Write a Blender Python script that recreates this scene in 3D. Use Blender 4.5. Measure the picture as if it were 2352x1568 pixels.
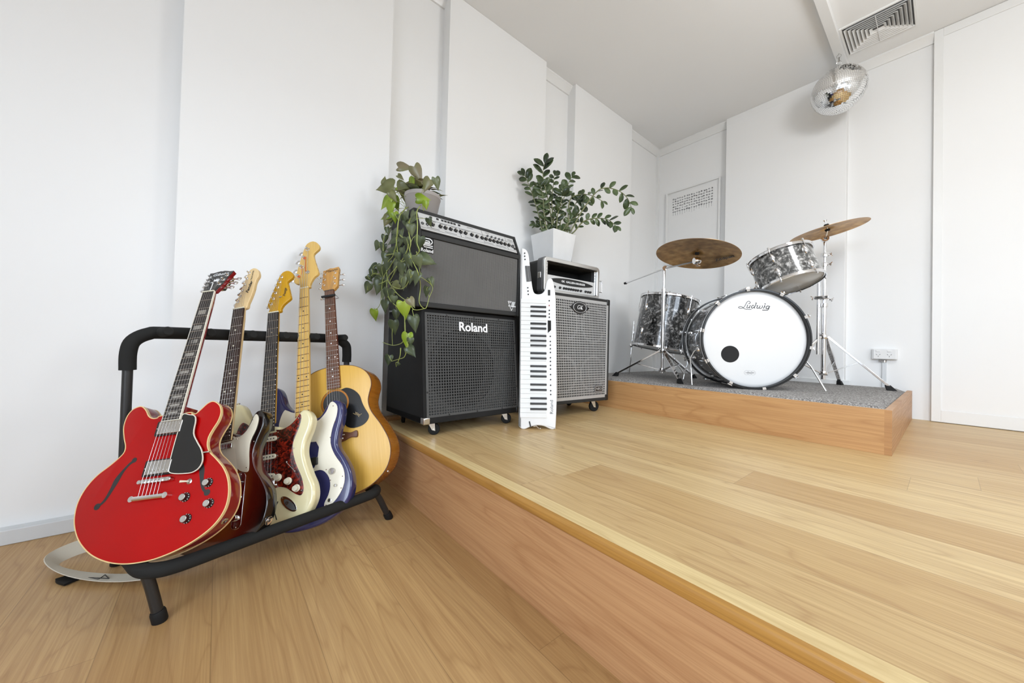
import bpy, bmesh, math, random
from math import sin, cos, pi, radians, sqrt
from mathutils import Vector, Matrix, noise
random.seed(7)
S = bpy.context.scene
COL = S.collection
for o in list(bpy.data.objects): bpy.data.objects.remove(o)

# ------------------------------------------------------------------ camera
CAM = Vector((2.087, 0, .74))
yaw, pitch, roll = radians(-50.547), radians(.832), radians(1.452)
fw = Vector((sin(yaw)*cos(pitch), cos(yaw)*cos(pitch), sin(pitch)))
r0 = Vector((cos(yaw), -sin(yaw), 0)); u0 = r0.cross(fw)
rt = r0*cos(roll) + u0*sin(roll); up = u0*cos(roll) - r0*sin(roll)
cd = bpy.data.cameras.new('camera'); cam = bpy.data.objects.new('camera', cd); COL.objects.link(cam)
cd.sensor_fit = 'HORIZONTAL'; cd.sensor_width = 36; cd.lens = 820/2352*36; cd.clip_start = .05
M = Matrix.Identity(4)
for i, v in enumerate((rt, up, -fw)):
    for j in range(3): M[j][i] = v[j]
M.translation = CAM
cam.matrix_world = M; S.camera = cam

# ------------------------------------------------------------------ light
XR, YB, YF, ZC = 4.0, 3.87, -1.7, 3.03      # right wall, back wall, wall behind the camera, ceiling
W = bpy.data.worlds.new('sky'); S.world = W; W.use_nodes = True
nt = W.node_tree; nt.nodes.clear()
wo = nt.nodes.new('ShaderNodeOutputWorld'); bg = nt.nodes.new('ShaderNodeBackground')
tc = nt.nodes.new('ShaderNodeTexCoord'); sp = nt.nodes.new('ShaderNodeSeparateXYZ')
rp = nt.nodes.new('ShaderNodeValToRGB')
nt.links.new(tc.outputs['Generated'], sp.inputs[0]); nt.links.new(sp.outputs['Z'], rp.inputs[0])
e = rp.color_ramp.elements          # dim ground, bright hazy band above the horizon, darker zenith
e[0].position = 0; e[0].color = (.15, .165, .185, 1); e[1].position = .75; e[1].color = (.26, .30, .36, 1)
rp.color_ramp.elements.new(.03).color = (.86, .96, 1.09, 1); rp.color_ramp.elements.new(.34).color = (.84, .95, 1.09, 1)
nt.links.new(rp.outputs[0], bg.inputs[0]); bg.inputs[1].default_value = 7.8
nt.links.new(bg.outputs[0], wo.inputs[0])

def area(name, loc, rot, sx, sy, power, col=(1, 1, 1), portal=False):
    l = bpy.data.lights.new(name, 'AREA'); l.shape = 'RECTANGLE'; l.size = sx; l.size_y = sy
    l.energy = power; l.color = col
    if portal: l.cycles.is_portal = True
    o = bpy.data.objects.new(name, l); COL.objects.link(o); o.location = loc; o.rotation_euler = rot
    return o
# daylight enters through the two window openings (right wall and rear wall)
WR = (.3, 2.0, 1.15, 2.15)      # opening in the right wall: y0 y1 z0 z1
WF = (1.75, 3.9, .5, 2.85)         # opening in the rear wall: x0 x1 z0 z1
area('daylight_right', (XR-.01, (WR[0]+WR[1])/2, (WR[2]+WR[3])/2), (0, radians(90), 0), WR[3]-WR[2], WR[1]-WR[0], 1, portal=True)
area('daylight_rear', ((WF[0]+WF[1])/2, YF+.01, (WF[2]+WF[3])/2), (radians(90), 0, 0), WF[1]-WF[0], WF[3]-WF[2], 1, portal=True)
pl = bpy.data.lights.new('pendant_light', 'POINT'); pl.energy = 37; pl.shadow_soft_size = .22; pl.color = (.98, .99, 1)
po = bpy.data.objects.new('pendant_light', pl); COL.objects.link(po); po.location = (2.45, 1.95, 2.35)
S.view_settings.view_transform = 'Standard'; S.view_settings.look = 'None'
S.view_settings.exposure = 0.22; S.view_settings.gamma = 1; S.view_settings.use_curve_mapping = False

# ------------------------------------------------------------------ materials
def newmat(name):
    m = bpy.data.materials.new(name); m.use_nodes = True
    return m, m.node_tree, m.node_tree.nodes['Principled BSDF']
def srgb(r, g, b):
    f = lambda c: (c/255/12.92 if c/255 <= .04045 else ((c/255+.055)/1.055)**2.4)
    return (f(r), f(g), f(b), 1)
def nd(nt, t, **kw):
    n = nt.nodes.new(t)
    for k, v in kw.items():
        if k.startswith('_'): setattr(n, k[1:], v)
        else:
            key = int(k[1:]) if k[0] == 'i' and k[1:].isdigit() else k
            if hasattr(v, 'is_output'): nt.links.new(v, n.inputs[key])
            else: n.inputs[key].default_value = v
    return n
def mth(nt, op, a, b=None, c=None):
    n = nt.nodes.new('ShaderNodeMath'); n.operation = op
    for i, v in enumerate((a, b, c)):
        if v is None: continue
        if hasattr(v, 'is_output'): nt.links.new(v, n.inputs[i])
        else: n.inputs[i].default_value = v
    return n.outputs[0]
def mixc(nt, fac, a, b, mode='MIX'):
    n = nt.nodes.new('ShaderNodeMix'); n.data_type = 'RGBA'; n.blend_type = mode; n.clamp_factor = True
    for s, v in ((n.inputs[0], fac), (n.inputs[6], a), (n.inputs[7], b)):
        if hasattr(v, 'is_output'): nt.links.new(v, s)
        else: s.default_value = v
    return n.outputs[2]
def ramp(nt, fac, stops):
    n = nt.nodes.new('ShaderNodeValToRGB'); nt.links.new(fac, n.inputs[0]); el = n.color_ramp.elements
    el[0].position, el[0].color = stops[0]; el[1].position, el[1].color = stops[-1]
    for p, c in stops[1:-1]: el.new(p).color = c
    return n.outputs[0]
def plain(name, col, rough=.5, metal=0, coat=0, spec=.5, var=.04, scale=8, bump=0, bscale=200):
    """one colour with a slight procedural variation"""
    m, nt, b = newmat(name)
    t = nd(nt, 'ShaderNodeTexCoord').outputs['Object']
    n = nd(nt, 'ShaderNodeTexNoise', Vector=t, Scale=scale, Detail=3.0).outputs['Fac']
    hi = tuple(min(1, c*(1+var)) for c in col[:3])+(1,); lo = tuple(c*(1-var) for c in col[:3])+(1,)
    nt.links.new(ramp(nt, n, [(.3, lo), (.7, hi)]), b.inputs['Base Color'])
    b.inputs['Roughness'].default_value = rough; b.inputs['Metallic'].default_value = metal
    b.inputs['Coat Weight'].default_value = coat; b.inputs['Coat Roughness'].default_value = .04
    b.inputs['Specular IOR Level'].default_value = spec
    if bump:
        bn = nd(nt, 'ShaderNodeTexNoise', Vector=t, Scale=bscale, Detail=4.0).outputs['Fac']
        bb = nd(nt, 'ShaderNodeBump', Height=bn, Strength=bump, Distance=.001)
        nt.links.new(bb.outputs[0], b.inputs['Normal'])
    return m
def wood(name, base, alt, dark, along=0, across=1, pitch=.2115, off=0, length=1.9, joints=True, rough=.38, tone=.35, ring=1.0, seed=0, knots=True, forced=None):
    m, nt, b = newmat(name)
    t = nd(nt, 'ShaderNodeTexCoord').outputs['Object']
    s = nd(nt, 'ShaderNodeSeparateXYZ', Vector=t)
    A, B = s.outputs[along], s.outputs[across]
    rowf = mth(nt, 'DIVIDE', mth(nt, 'SUBTRACT', B, off), pitch); row = mth(nt, 'FLOOR', rowf)
    r1 = nd(nt, 'ShaderNodeTexWhiteNoise', _noise_dimensions='1D', W=mth(nt, 'ADD', row, seed+.5)).outputs['Value']
    segf = mth(nt, 'DIVIDE', mth(nt, 'ADD', A, mth(nt, 'MULTIPLY', r1, length*1.7)), length)
    seg = mth(nt, 'FLOOR', segf)
    cv = nd(nt, 'ShaderNodeCombineXYZ', X=row, Y=seg, Z=float(seed)).outputs[0]
    r2 = nd(nt, 'ShaderNodeTexWhiteNoise', _noise_dimensions='3D', Vector=cv).outputs['Value']
    sh = mth(nt, 'MULTIPLY', r2, 37.0)
    def vec(a, c):
        return nd(nt, 'ShaderNodeCombineXYZ', X=mth(nt, 'MULTIPLY', A, a), Y=mth(nt, 'MULTIPLY', B, c), Z=sh).outputs[0]
    lo = nd(nt, 'ShaderNodeTexNoise', Vector=vec(.9, 6.5), Scale=1.0, Detail=2.5, Distortion=.35).outputs['Fac']
    rings = mth(nt, 'ABSOLUTE', mth(nt, 'SINE', mth(nt, 'MULTIPLY', lo, 34.0*ring)))
    rings = mth(nt, 'POWER', rings, .35)
    fine = nd(nt, 'ShaderNodeTexNoise', Vector=vec(3.0, 190.0), Scale=1.0, Detail=4.0, Roughness=.7).outputs['Fac']
    mid = nd(nt, 'ShaderNodeTexNoise', Vector=vec(1.3, 26.0), Scale=1.0, Detail=3.0).outputs['Fac']
    c = mixc(nt, mth(nt, 'MULTIPLY', r2, 1.0), base, alt)
    c = mixc(nt, ramp(nt, mid, [(.3, (0, 0, 0, 1)), (.75, (tone, tone, tone, 1))]), c, dark)
    c = mixc(nt, ramp(nt, rings, [(.35, (.34, .34, .34, 1)), (.8, (0, 0, 0, 1))]), c, dark)
    c = mixc(nt, ramp(nt, fine, [(.42, (.30, .30, .30, 1)), (.6, (0, 0, 0, 1))]), c, dark)
    if knots:
        v = nd(nt, 'ShaderNodeTexVoronoi', Vector=vec(.9, 3.6), Scale=1.0, Randomness=1.0)
        kd = v.outputs['Distance']; kc = nd(nt, 'ShaderNodeSeparateColor', Color=v.outputs['Color']).outputs[0]
        kk = mth(nt, 'MULTIPLY', ramp(nt, kd, [(.02, (1, 1, 1, 1)), (.07, (0, 0, 0, 1))]), mth(nt, 'GREATER_THAN', kc, .72))
        c = mixc(nt, mth(nt, 'MULTIPLY', kk, .7), c, (dark[0]*.35, dark[1]*.3, dark[2]*.28, 1))
    if joints:
        fr = mth(nt, 'FRACT', rowf); ed = mth(nt, 'MINIMUM', fr, mth(nt, 'SUBTRACT', 1.0, fr))
        g1 = mth(nt, 'LESS_THAN', ed, .0011/pitch)
        fs = mth(nt, 'FRACT', segf); es = mth(nt, 'MINIMUM', fs, mth(nt, 'SUBTRACT', 1.0, fs))
        g2 = mth(nt, 'LESS_THAN', es, .0008/length)
        g = mth(nt, 'MAXIMUM', g1, g2)
        c = mixc(nt, mth(nt, 'MULTIPLY', g, .32), c, (dark[0]*.25, dark[1]*.22, dark[2]*.2, 1))
    nt.links.new(c, b.inputs['Base Color'])
    nt.links.new(ramp(nt, fine, [(.3, (rough+.08,)*3+(1,)), (.7, (rough-.04,)*3+(1,))]), b.inputs['Roughness'])
    b.inputs['Specular IOR Level'].default_value = .42
    bb = nd(nt, 'ShaderNodeBump', Height=fine, Strength=.08, Distance=.0006)
    nt.links.new(bb.outputs[0], b.inputs['Normal'])
    return m

MT = {}
MT['wall'] = plain('wall_paint', (.87, .87, .86, 1), .6, var=.008, scale=1.5)
MT['ceiling'] = plain('ceiling_paint', (.86, .86, .85, 1), .7, var=.008, scale=1.5)
MT['trimp'] = plain('trim_gloss', (.83, .83, .815, 1), .35, var=.008)
MT['skirt'] = plain('baseboard_paint', (.66, .68, .69, 1), .4, var=.02)
OB, OA, OD = srgb(206, 170, 118), srgb(186, 148, 98), srgb(148, 108, 66)
MT['floor'] = wood('oak_floor', OB, OA, OD, pitch=.206, off=.008, length=1.9, seed=3)
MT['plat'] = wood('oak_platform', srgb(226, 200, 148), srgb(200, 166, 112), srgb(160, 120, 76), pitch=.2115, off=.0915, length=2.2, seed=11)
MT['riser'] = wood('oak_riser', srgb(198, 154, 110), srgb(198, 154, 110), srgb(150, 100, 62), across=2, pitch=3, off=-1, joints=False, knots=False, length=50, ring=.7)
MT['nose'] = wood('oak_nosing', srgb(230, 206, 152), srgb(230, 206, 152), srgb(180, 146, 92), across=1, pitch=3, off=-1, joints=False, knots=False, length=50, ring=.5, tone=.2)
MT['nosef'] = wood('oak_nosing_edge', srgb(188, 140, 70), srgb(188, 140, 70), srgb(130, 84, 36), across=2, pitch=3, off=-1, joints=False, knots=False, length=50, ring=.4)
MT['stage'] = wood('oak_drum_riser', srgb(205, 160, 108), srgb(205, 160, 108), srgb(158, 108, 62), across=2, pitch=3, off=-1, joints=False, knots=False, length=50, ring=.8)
MT['stage_side'] = wood('oak_drum_riser_side', srgb(196, 150, 100), srgb(196, 150, 100), srgb(150, 102, 60), along=1, across=2, pitch=3, off=-1, joints=False, knots=False, length=50, ring=.8)
def carpet():
    m, nt, b = newmat('grey_carpet')
    t = nd(nt, 'ShaderNodeTexCoord').outputs['Object']
    n = nd(nt, 'ShaderNodeTexNoise', Vector=t, Scale=260.0, Detail=2.0).outputs['Fac']
    v = nd(nt, 'ShaderNodeTexVoronoi', Vector=t, Scale=230.0)
    g = nd(nt, 'ShaderNodeSeparateColor', Color=v.outputs['Color']).outputs[0]
    k = mth(nt, 'MULTIPLY', mth(nt, 'ADD', n, g), .5)
    nt.links.new(ramp(nt, k, [(.22, srgb(92, 88, 86)), (.5, srgb(150, 147, 144)), (.8, srgb(205, 202, 198))]), b.inputs['Base Color'])
    b.inputs['Roughness'].default_value = 1; b.inputs['Specular IOR Level'].default_value = .1
    bb = nd(nt, 'ShaderNodeBump', Height=k, Strength=.9, Distance=.004); nt.links.new(bb.outputs[0], b.inputs['Normal'])
    return m
MT['carpet'] = carpet()
MT['black'] = plain('black_paint', (.012, .012, .012, 1), .35)
MT['rackpaint'] = plain('black_powder_coat', (.018, .018, .018, 1), .38, bump=.1, bscale=900)
MT['foam'] = plain('black_foam', (.018, .018, .017, 1), .8, spec=.2, bump=.25, bscale=700)
MT['rubber'] = plain('black_rubber', (.010, .010, .010, 1), .65, spec=.25)
MT['tolex'] = plain('black_tolex', (.010, .010, .010, 1), .62, spec=.22, bump=.4, bscale=500, var=.3, scale=5)
MT['tolexg'] = plain('grey_tolex', (.030, .030, .029, 1), .6, spec=.25, bump=.5, bscale=500)
MT['chrome'] = plain('chrome', (.82, .82, .83, 1), .07, 1, var=.02)
MT['nickel'] = plain('nickel', (.62, .61, .59, 1), .22, 1, var=.03)
MT['satin'] = plain('satin_aluminium', (.70, .70, .69, 1), .3, 1, var=.03)
MT['grillm'] = plain('dark_grille_steel', (.075, .075, .073, 1), .5, 0, spec=.3)
MT['grillg'] = plain('silver_grille_steel', (.47, .465, .455, 1), .38, .2)
MT['cloth'] = plain('silver_grille_cloth', (.15, .145, .137, 1), .6, spec=.3)
MT['clothb'] = plain('dark_grille_backing', (.012, .012, .012, 1), .9)
MT['cone'] = plain('speaker_cone', (.02, .02, .02, 1), .6)
MT['white'] = plain('white_plastic', (.80, .80, .79, 1), .3, var=.01)
MT['key'] = plain('white_key', (.78, .78, .76, 1), .2, var=.01)
MT['bkey'] = plain('black_key', (.025, .025, .025, 1), .3)
MT['grey'] = plain('grey_plastic', (.1, .1, .1, 1), .45)
MT['panel'] = plain('silver_panel', (.62, .62, .61, 1), .35, .2)
MT['ink'] = plain('dark_ink', (.02, .02, .02, 1), .5)
MT['inkw'] = plain('white_ink', (.85, .85, .85, 1), .5)
MT['inkg'] = plain('gold_ink', (.45, .33, .15, 1), .5)
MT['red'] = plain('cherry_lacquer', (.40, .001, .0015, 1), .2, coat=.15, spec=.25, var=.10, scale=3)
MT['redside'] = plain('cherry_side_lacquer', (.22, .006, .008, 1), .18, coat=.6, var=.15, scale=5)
MT['bind'] = plain('aged_binding', srgb(226, 196, 140), .35)
MT['bindw'] = plain('white_binding', srgb(222, 216, 200), .35)
MT['ebony'] = plain('dark_fretboard', srgb(48, 43, 40), .45, var=.25, scale=30)
MT['rose'] = plain('rosewood', srgb(96, 58, 36), .45, var=.3, scale=25)
MT['rosed'] = plain('dark_rosewood', srgb(56, 40, 34), .45, var=.3, scale=30)
MT['maple'] = wood('maple_neck', srgb(226, 190, 112), srgb(226, 190, 112), srgb(196, 150, 76), along=1, across=0, pitch=3, off=-1, joints=False, knots=False, length=50, rough=.28, tone=.3, ring=.3)
MT['maplep'] = wood('pale_maple', srgb(232, 206, 158), srgb(232, 206, 158), srgb(206, 170, 112), along=1, across=0, pitch=3, off=-1, joints=False, knots=False, length=50, rough=.28, tone=.3, ring=.3)
MT['gold'] = wood('amber_maple', srgb(206, 160, 28), srgb(206, 160, 28), srgb(170, 112, 18), along=1, across=0, pitch=3, off=-1, joints=False, knots=False, length=50, rough=.25, tone=.3, ring=.3)
MT['mahog'] = plain('mahogany', (.16, .02, .015, 1), .3, var=.2, scale=20)
MT['spruce'] = wood('spruce_top', srgb(222, 178, 82), srgb(222, 178, 82), srgb(196, 146, 52), along=1, across=0, pitch=3, off=-1, joints=False, knots=False, length=50, rough=.3, tone=.25, ring=.15)
MT['acside'] = wood('honey_side', srgb(184, 120, 40), srgb(184, 120, 40), srgb(136, 78, 20), along=1, across=0, pitch=3, off=-1, joints=False, knots=False, length=50, rough=.25, tone=.4, ring=.3)
MT['achead'] = wood('honey_headstock', srgb(206, 158, 88), srgb(206, 158, 88), srgb(170, 114, 54), along=1, across=0, pitch=3, off=-1, joints=False, knots=False, length=50, rough=.3, tone=.4, ring=.4)
MT['cream'] = plain('olympic_white_lacquer', srgb(226, 216, 172), .2, coat=.5, var=.03)
MT['guardw'] = plain('aged_white_guard', srgb(224, 216, 194), .3, var=.02)
MT['guardp'] = plain('parchment_guard', srgb(232, 226, 208), .3, var=.02)
MT['guardk'] = plain('black_guard', (.012, .012, .012, 1), .22)
MT['blue'] = plain('navy_lacquer', srgb(42, 44, 92), .18, coat=.6, var=.1, scale=4)
MT['plasticc'] = plain('cream_plastic', srgb(226, 220, 196), .35)
MT['pot'] = plain('grey_ceramic', srgb(168, 162, 158), .6)
MT['potw'] = plain('white_ceramic', (.76, .76, .75, 1), .35)
MT['soil'] = plain('soil', (.04, .028, .018, 1), .95, var=.4, scale=60)
MT['stemg'] = plain('green_stem', srgb(150, 160, 84), .5, var=.15, scale=12)
MT['stemz'] = plain('zz_stem', srgb(120, 124, 84), .45, var=.25, scale=12)
MT['strap'] = plain('canvas_strap', srgb(205, 198, 182), .9, bump=.5, bscale=600)
MT['felt'] = plain('black_felt', (.02, .02, .02, 1), .95)
MT['orange'] = plain('orange_thread', (.75, .14, .01, 1), .8)
MT['screen'] = plain('dark_screen', (.006, .006, .006, 1), .12)
MT['paper'] = plain('art_paper', (.82, .82, .81, 1), .35, var=.01)

def leafmat(name, ca, cb, cc, rough=.32, scale=9):
    m, nt, b = newmat(name)
    t = nd(nt, 'ShaderNodeTexCoord').outputs['Object']
    n = nd(nt, 'ShaderNodeTexNoise', Vector=t, Scale=float(scale), Detail=2.0).outputs['Fac']
    nt.links.new(ramp(nt, n, [(.36, ca), (.5, cb), (.66, cc)]), b.inputs['Base Color'])
    b.inputs['Roughness'].default_value = rough
    b.inputs['Specular IOR Level'].default_value = .4
    return m
MT['leafd'] = leafmat('philodendron_dark_leaf', srgb(56, 66, 44), srgb(78, 88, 58), srgb(104, 112, 80))
MT['leafl'] = leafmat('philodendron_new_leaf', srgb(94, 118, 22), srgb(126, 150, 36), srgb(150, 168, 60))
MT['leafo'] = leafmat('philodendron_olive_leaf', srgb(96, 100, 60), srgb(118, 120, 78), srgb(128, 118, 92))
MT['leafz'] = leafmat('zz_leaf', srgb(40, 52, 34), srgb(62, 78, 46), srgb(96, 112, 74), .25)

def tortoise():
    m, nt, b = newmat('red_tortoiseshell'); t = nd(nt, 'ShaderNodeTexCoord').outputs['Object']
    n = nd(nt, 'ShaderNodeTexNoise', Vector=t, Scale=60.0, Detail=4.0, Distortion=1.5).outputs['Fac']
    nt.links.new(ramp(nt, n, [(.35, srgb(26, 6, 5)), (.5, srgb(74, 18, 10)), (.68, srgb(150, 42, 22))]), b.inputs['Base Color'])
    b.inputs['Roughness'].default_value = .2; b.inputs['Coat Weight'].default_value = .5
    return m
MT['tort'] = tortoise()
def sunburst():
    m, nt, b = newmat('three_tone_sunburst'); t = nd(nt, 'ShaderNodeTexCoord').outputs['Object']
    mp = nd(nt, 'ShaderNodeMapping', Vector=t); mp.inputs['Location'].default_value = (-.0, .0, 0); mp.inputs['Scale'].default_value = (5.6, 4.4, 0)
    ln = nd(nt, 'ShaderNodeVectorMath', _operation='LENGTH'); nt.links.new(mp.outputs[0], ln.inputs[0])
    n = nd(nt, 'ShaderNodeTexNoise', Vector=t, Scale=14.0).outputs['Fac']
    k = mth(nt, 'ADD', ln.outputs['Value'], mth(nt, 'MULTIPLY', mth(nt, 'SUBTRACT', n, .5), .12))
    k = mth(nt, 'MULTIPLY', k, .8)
    nt.links.new(ramp(nt, k, [(.0, srgb(176, 104, 34)), (.3, srgb(140, 70, 26)), (.52, srgb(84, 22, 12)), (.72, srgb(14, 8, 7))]), b.inputs['Base Color'])
    b.inputs['Roughness'].default_value = .15; b.inputs['Coat Weight'].default_value = .6
    return m
MT['burst'] = sunburst()
def pearl(name, dark, mid, light, sc):
    m, nt, b = newmat(name); t = nd(nt, 'ShaderNodeTexCoord').outputs['Object']
    n = nd(nt, 'ShaderNodeTexNoise', Vector=t, Scale=sc*.5, Detail=6.0, Distortion=2.2, Roughness=.65).outputs['Fac']
    w = nd(nt, 'ShaderNodeTexVoronoi', Vector=t, Scale=sc, _feature='SMOOTH_F1').outputs['Distance']
    k = mth(nt, 'ADD', mth(nt, 'MULTIPLY', n, .85), mth(nt, 'MULTIPLY', w, .22))
    nt.links.new(ramp(nt, k, [(.38, dark), (.53, mid), (.66, light)]), b.inputs['Base Color'])
    b.inputs['Roughness'].default_value = .22; b.inputs['Coat Weight'].default_value = .8; b.inputs['Metallic'].default_value = .15
    return m
MT['pearl'] = pearl('black_diamond_pearl', (.004, .004, .004, 1), (.05, .05, .048, 1), (.42, .41, .40, 1), 42)
MT['pearll'] = pearl('silver_grey_pearl', (.01, .01, .01, 1), (.12, .12, .115, 1), (.58, .57, .55, 1), 46)
def bronze():
    m, nt, b = newmat('cymbal_bronze'); t = nd(nt, 'ShaderNodeTexCoord').outputs['Object']
    s = nd(nt, 'ShaderNodeSeparateXYZ', Vector=t)
    r = mth(nt, 'SQRT', mth(nt, 'ADD', mth(nt, 'POWER', s.outputs[0], 2), mth(nt, 'POWER', s.outputs[1], 2)))
    g = mth(nt, 'SINE', mth(nt, 'MULTIPLY', r, 1900.0))
    n = nd(nt, 'ShaderNodeTexNoise', Vector=t, Scale=16.0, Detail=5.0).outputs['Fac']
    nt.links.new(ramp(nt, n, [(.3, srgb(140, 104, 62)), (.55, srgb(184, 142, 88)), (.75, srgb(206, 170, 116))]), b.inputs['Base Color'])
    b.inputs['Metallic'].default_value = 1; b.inputs['Roughness'].default_value = .36
    bb = nd(nt, 'ShaderNodeBump', Height=g, Strength=.25, Distance=.0004); nt.links.new(bb.outputs[0], b.inputs['Normal'])
    return m
MT['bronze'] = bronze()
def artwork():
    m, nt, b = newmat('brush_mark_print'); t = nd(nt, 'ShaderNodeTexCoord').outputs['Object']
    n = nd(nt, 'ShaderNodeTexNoise', Vector=t, Scale=150.0, Detail=3.0).outputs['Fac']
    nt.links.new(ramp(nt, n, [(.4, (.05, .05, .05, 1)), (.62, (.55, .55, .55, 1))]), b.inputs['Base Color'])
    b.inputs['Roughness'].default_value = .6
    return m
MT['brush'] = artwork()
def drumhead(name, col, trans):
    m, nt, b = newmat(name)
    b.inputs['Base Color'].default_value = col; b.inputs['Roughness'].default_value = .22
    b.inputs['Specular IOR Level'].default_value = .5
    t = nd(nt, 'ShaderNodeTexCoord').outputs['Object']
    n = nd(nt, 'ShaderNodeTexNoise', Vector=t, Scale=5.0).outputs['Fac']
    nt.links.new(ramp(nt, n, [(.3, tuple(c*.985 for c in col[:3])+(1,)), (.7, col)]), b.inputs['Base Color'])
    b.inputs['Transmission Weight'].default_value = trans
    return m
MT['head'] = drumhead('white_drumhead', (.80, .80, .79, 1), 0)
MT['headc'] = drumhead('frosted_drumhead', (.52, .52, .50, 1), 0)

# ------------------------------------------------------------------ mesh helpers
class MB:
    def __init__(s): s.v = []; s.f = []; s.mi = []; s.cur = 0
    def add(s, vs, fs):
        o = len(s.v); s.v += [tuple(v) for v in vs]; s.f += [tuple(i+o for i in f) for f in fs]; s.mi += [s.cur]*len(fs); return s
    def box(s, x0, x1, y0, y1, z0, z1):
        v = [(x, y, z) for x in (x0, x1) for y in (y0, y1) for z in (z0, z1)]
        return s.add(v, [(0, 1, 3, 2), (4, 6, 7, 5), (0, 4, 5, 1), (2, 3, 7, 6), (0, 2, 6, 4), (1, 5, 7, 3)])
    def hexa(s, p): # 8 points: bottom 4 (ccw), top 4
        return s.add(p, [(3, 2, 1, 0), (4, 5, 6, 7), (0, 1, 5, 4), (1, 2, 6, 5), (2, 3, 7, 6), (3, 0, 4, 7)])
    def rings(s, R, cap=True, closed=False):
        n = len(R[0]); vs = [p for r in R for p in r]; fs = []
        m = len(R)
        for i in range(m if closed else m-1):
            a, b = i*n, ((i+1) % m)*n
            for j in range(n): k = (j+1) % n; fs.append((a+j, a+k, b+k, b+j))
        if cap and not closed: fs.append(tuple(range(n-1, -1, -1))); fs.append(tuple(range((m-1)*n, m*n)))
        return s.add(vs, fs)
    def tube(s, pts, r, seg=10, cap=True, closed=False, flat=None):
        pts = [Vector(p) for p in pts]; n = len(pts)
        if isinstance(r, (int, float)): r = [r]*n
        T = []
        for i in range(n):
            a = pts[(i-1) % n] if (i > 0 or closed) else pts[i]; b = pts[(i+1) % n] if (i < n-1 or closed) else pts[i]
            T.append((b-a).normalized())
        ref = Vector((0, 0, 1)) if abs(T[0].z) < .9 else Vector((1, 0, 0))
        if flat is not None: ref = Vector(flat)
        nrm = (ref - T[0]*ref.dot(T[0])).normalized(); R = []
        for i in range(n):
            nrm = (nrm - T[i]*nrm.dot(T[i])).normalized() if flat is None else (Vector(flat)-T[i]*Vector(flat).dot(T[i])).normalized()
            bi = T[i].cross(nrm)
            fl = .25 if flat is not None else 1
            R.append([pts[i]+(nrm*cos(2*pi*k/seg)*fl+bi*sin(2*pi*k/seg))*r[i] for k in range(seg)])
        return s.rings(R, cap, closed)
    def cyl(s, p0, p1, r0, r1=None, seg=20): return s.tube([p0, p1], [r0, r0 if r1 is None else r1], seg)
    def lathe(s, prof, seg=32, c=(0, 0, 0), n=(0, 0, 1), cap=False):
        """prof: (r, h) along axis n"""
        n = Vector(n).normalized(); a = n.orthogonal().normalized(); b = n.cross(a); c = Vector(c)
        R = [[c+n*h+(a*cos(2*pi*k/seg)+b*sin(2*pi*k/seg))*max(r, 1e-5) for k in range(seg)] for r, h in prof]
        return s.rings(R, cap)
    def sphere(s, c, r, seg=16, sq=(1, 1, 1)):
        c = Vector(c); R = []
        for i in range(seg//2+1):
            t = pi*i/(seg//2)
            R.append([c+Vector((sin(t)*cos(2*pi*k/seg)*r*sq[0], sin(t)*sin(2*pi*k/seg)*r*sq[1], -cos(t)*r*sq[2])) for k in range(seg)])
        return s.rings(R, False)
    def torus(s, c, n, R, r, seg=48, rs=8, sy=1):
        n = Vector(n).normalized(); a = n.orthogonal().normalized(); b = n.cross(a); c = Vector(c)
        return s.tube([c+(a*cos(2*pi*k/seg)+b*sin(2*pi*k/seg))*R for k in range(seg)], r, rs, closed=True)
    def prism(s, poly, z0, z1, rb=0, steps=3):
        """outline polygon extruded along z, edges rounded by rb"""
        P = [Vector((p[0], p[1])) for p in poly]; n = len(P)
        if sum(P[i].x*P[(i+1) % n].y-P[(i+1) % n].x*P[i].y for i in range(n)) < 0: P.reverse()
        N = []
        for i in range(n):
            t = (P[(i+1) % n]-P[i-1]).normalized(); N.append(Vector((-t.y, t.x)))
        def ring(off, z): return [(P[i].x+N[i].x*off, P[i].y+N[i].y*off, z) for i in range(n)]
        R = []
        if rb:
            for k in range(steps+1): t = pi/2*k/steps; R.append(ring(rb*(1-sin(t)), z0+rb*(1-cos(t))))
            for k in range(steps+1): t = pi/2*(1-k/steps); R.append(ring(rb*(1-sin(t)), z1-rb*(1-cos(t))))
        else: R = [ring(0, z0), ring(0, z1)]
        return s.rings(R)
    def band(s, poly, z0, z1, w):
        """a thin band hugging the outline: front lip of width w and a side from z0 to z1"""
        P = [Vector((p[0], p[1])) for p in poly]; n = len(P)
        if sum(P[i].x*P[(i+1) % n].y-P[(i+1) % n].x*P[i].y for i in range(n)) < 0: P.reverse()
        N = []
        for i in range(n):
            t = (P[(i+1) % n]-P[i-1]).normalized(); N.append(Vector((-t.y, t.x)))
        def ring(off, z): return [(P[i].x+N[i].x*off, P[i].y+N[i].y*off, z) for i in range(n)]
        return s.rings([ring(w, z0), ring(-.0006, z0), ring(-.0006, z1), ring(w, z1)], False, True)
    def build(s, name, mat, parent=None, smooth=True, angle=38, bevel=0, loc=None, mw=None):
        me = bpy.data.meshes.new(name); me.from_pydata(s.v, [], s.f); me.validate(); me.update()
        mats = mat if isinstance(mat, (list, tuple)) else [mat]
        for m in mats: me.materials.append(MT[m] if isinstance(m, str) else m)
        if len(mats) > 1 and len(s.mi) == len(me.polygons):
            me.polygons.foreach_set('material_index', s.mi)
        bm = bmesh.new(); bm.from_mesh(me); bmesh.ops.recalc_face_normals(bm, faces=bm.faces); bm.to_mesh(me); bm.free()
        if smooth:
            me.polygons.foreach_set('use_smooth', [True]*len(me.polygons)); me.set_sharp_from_angle(angle=radians(angle))
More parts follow.
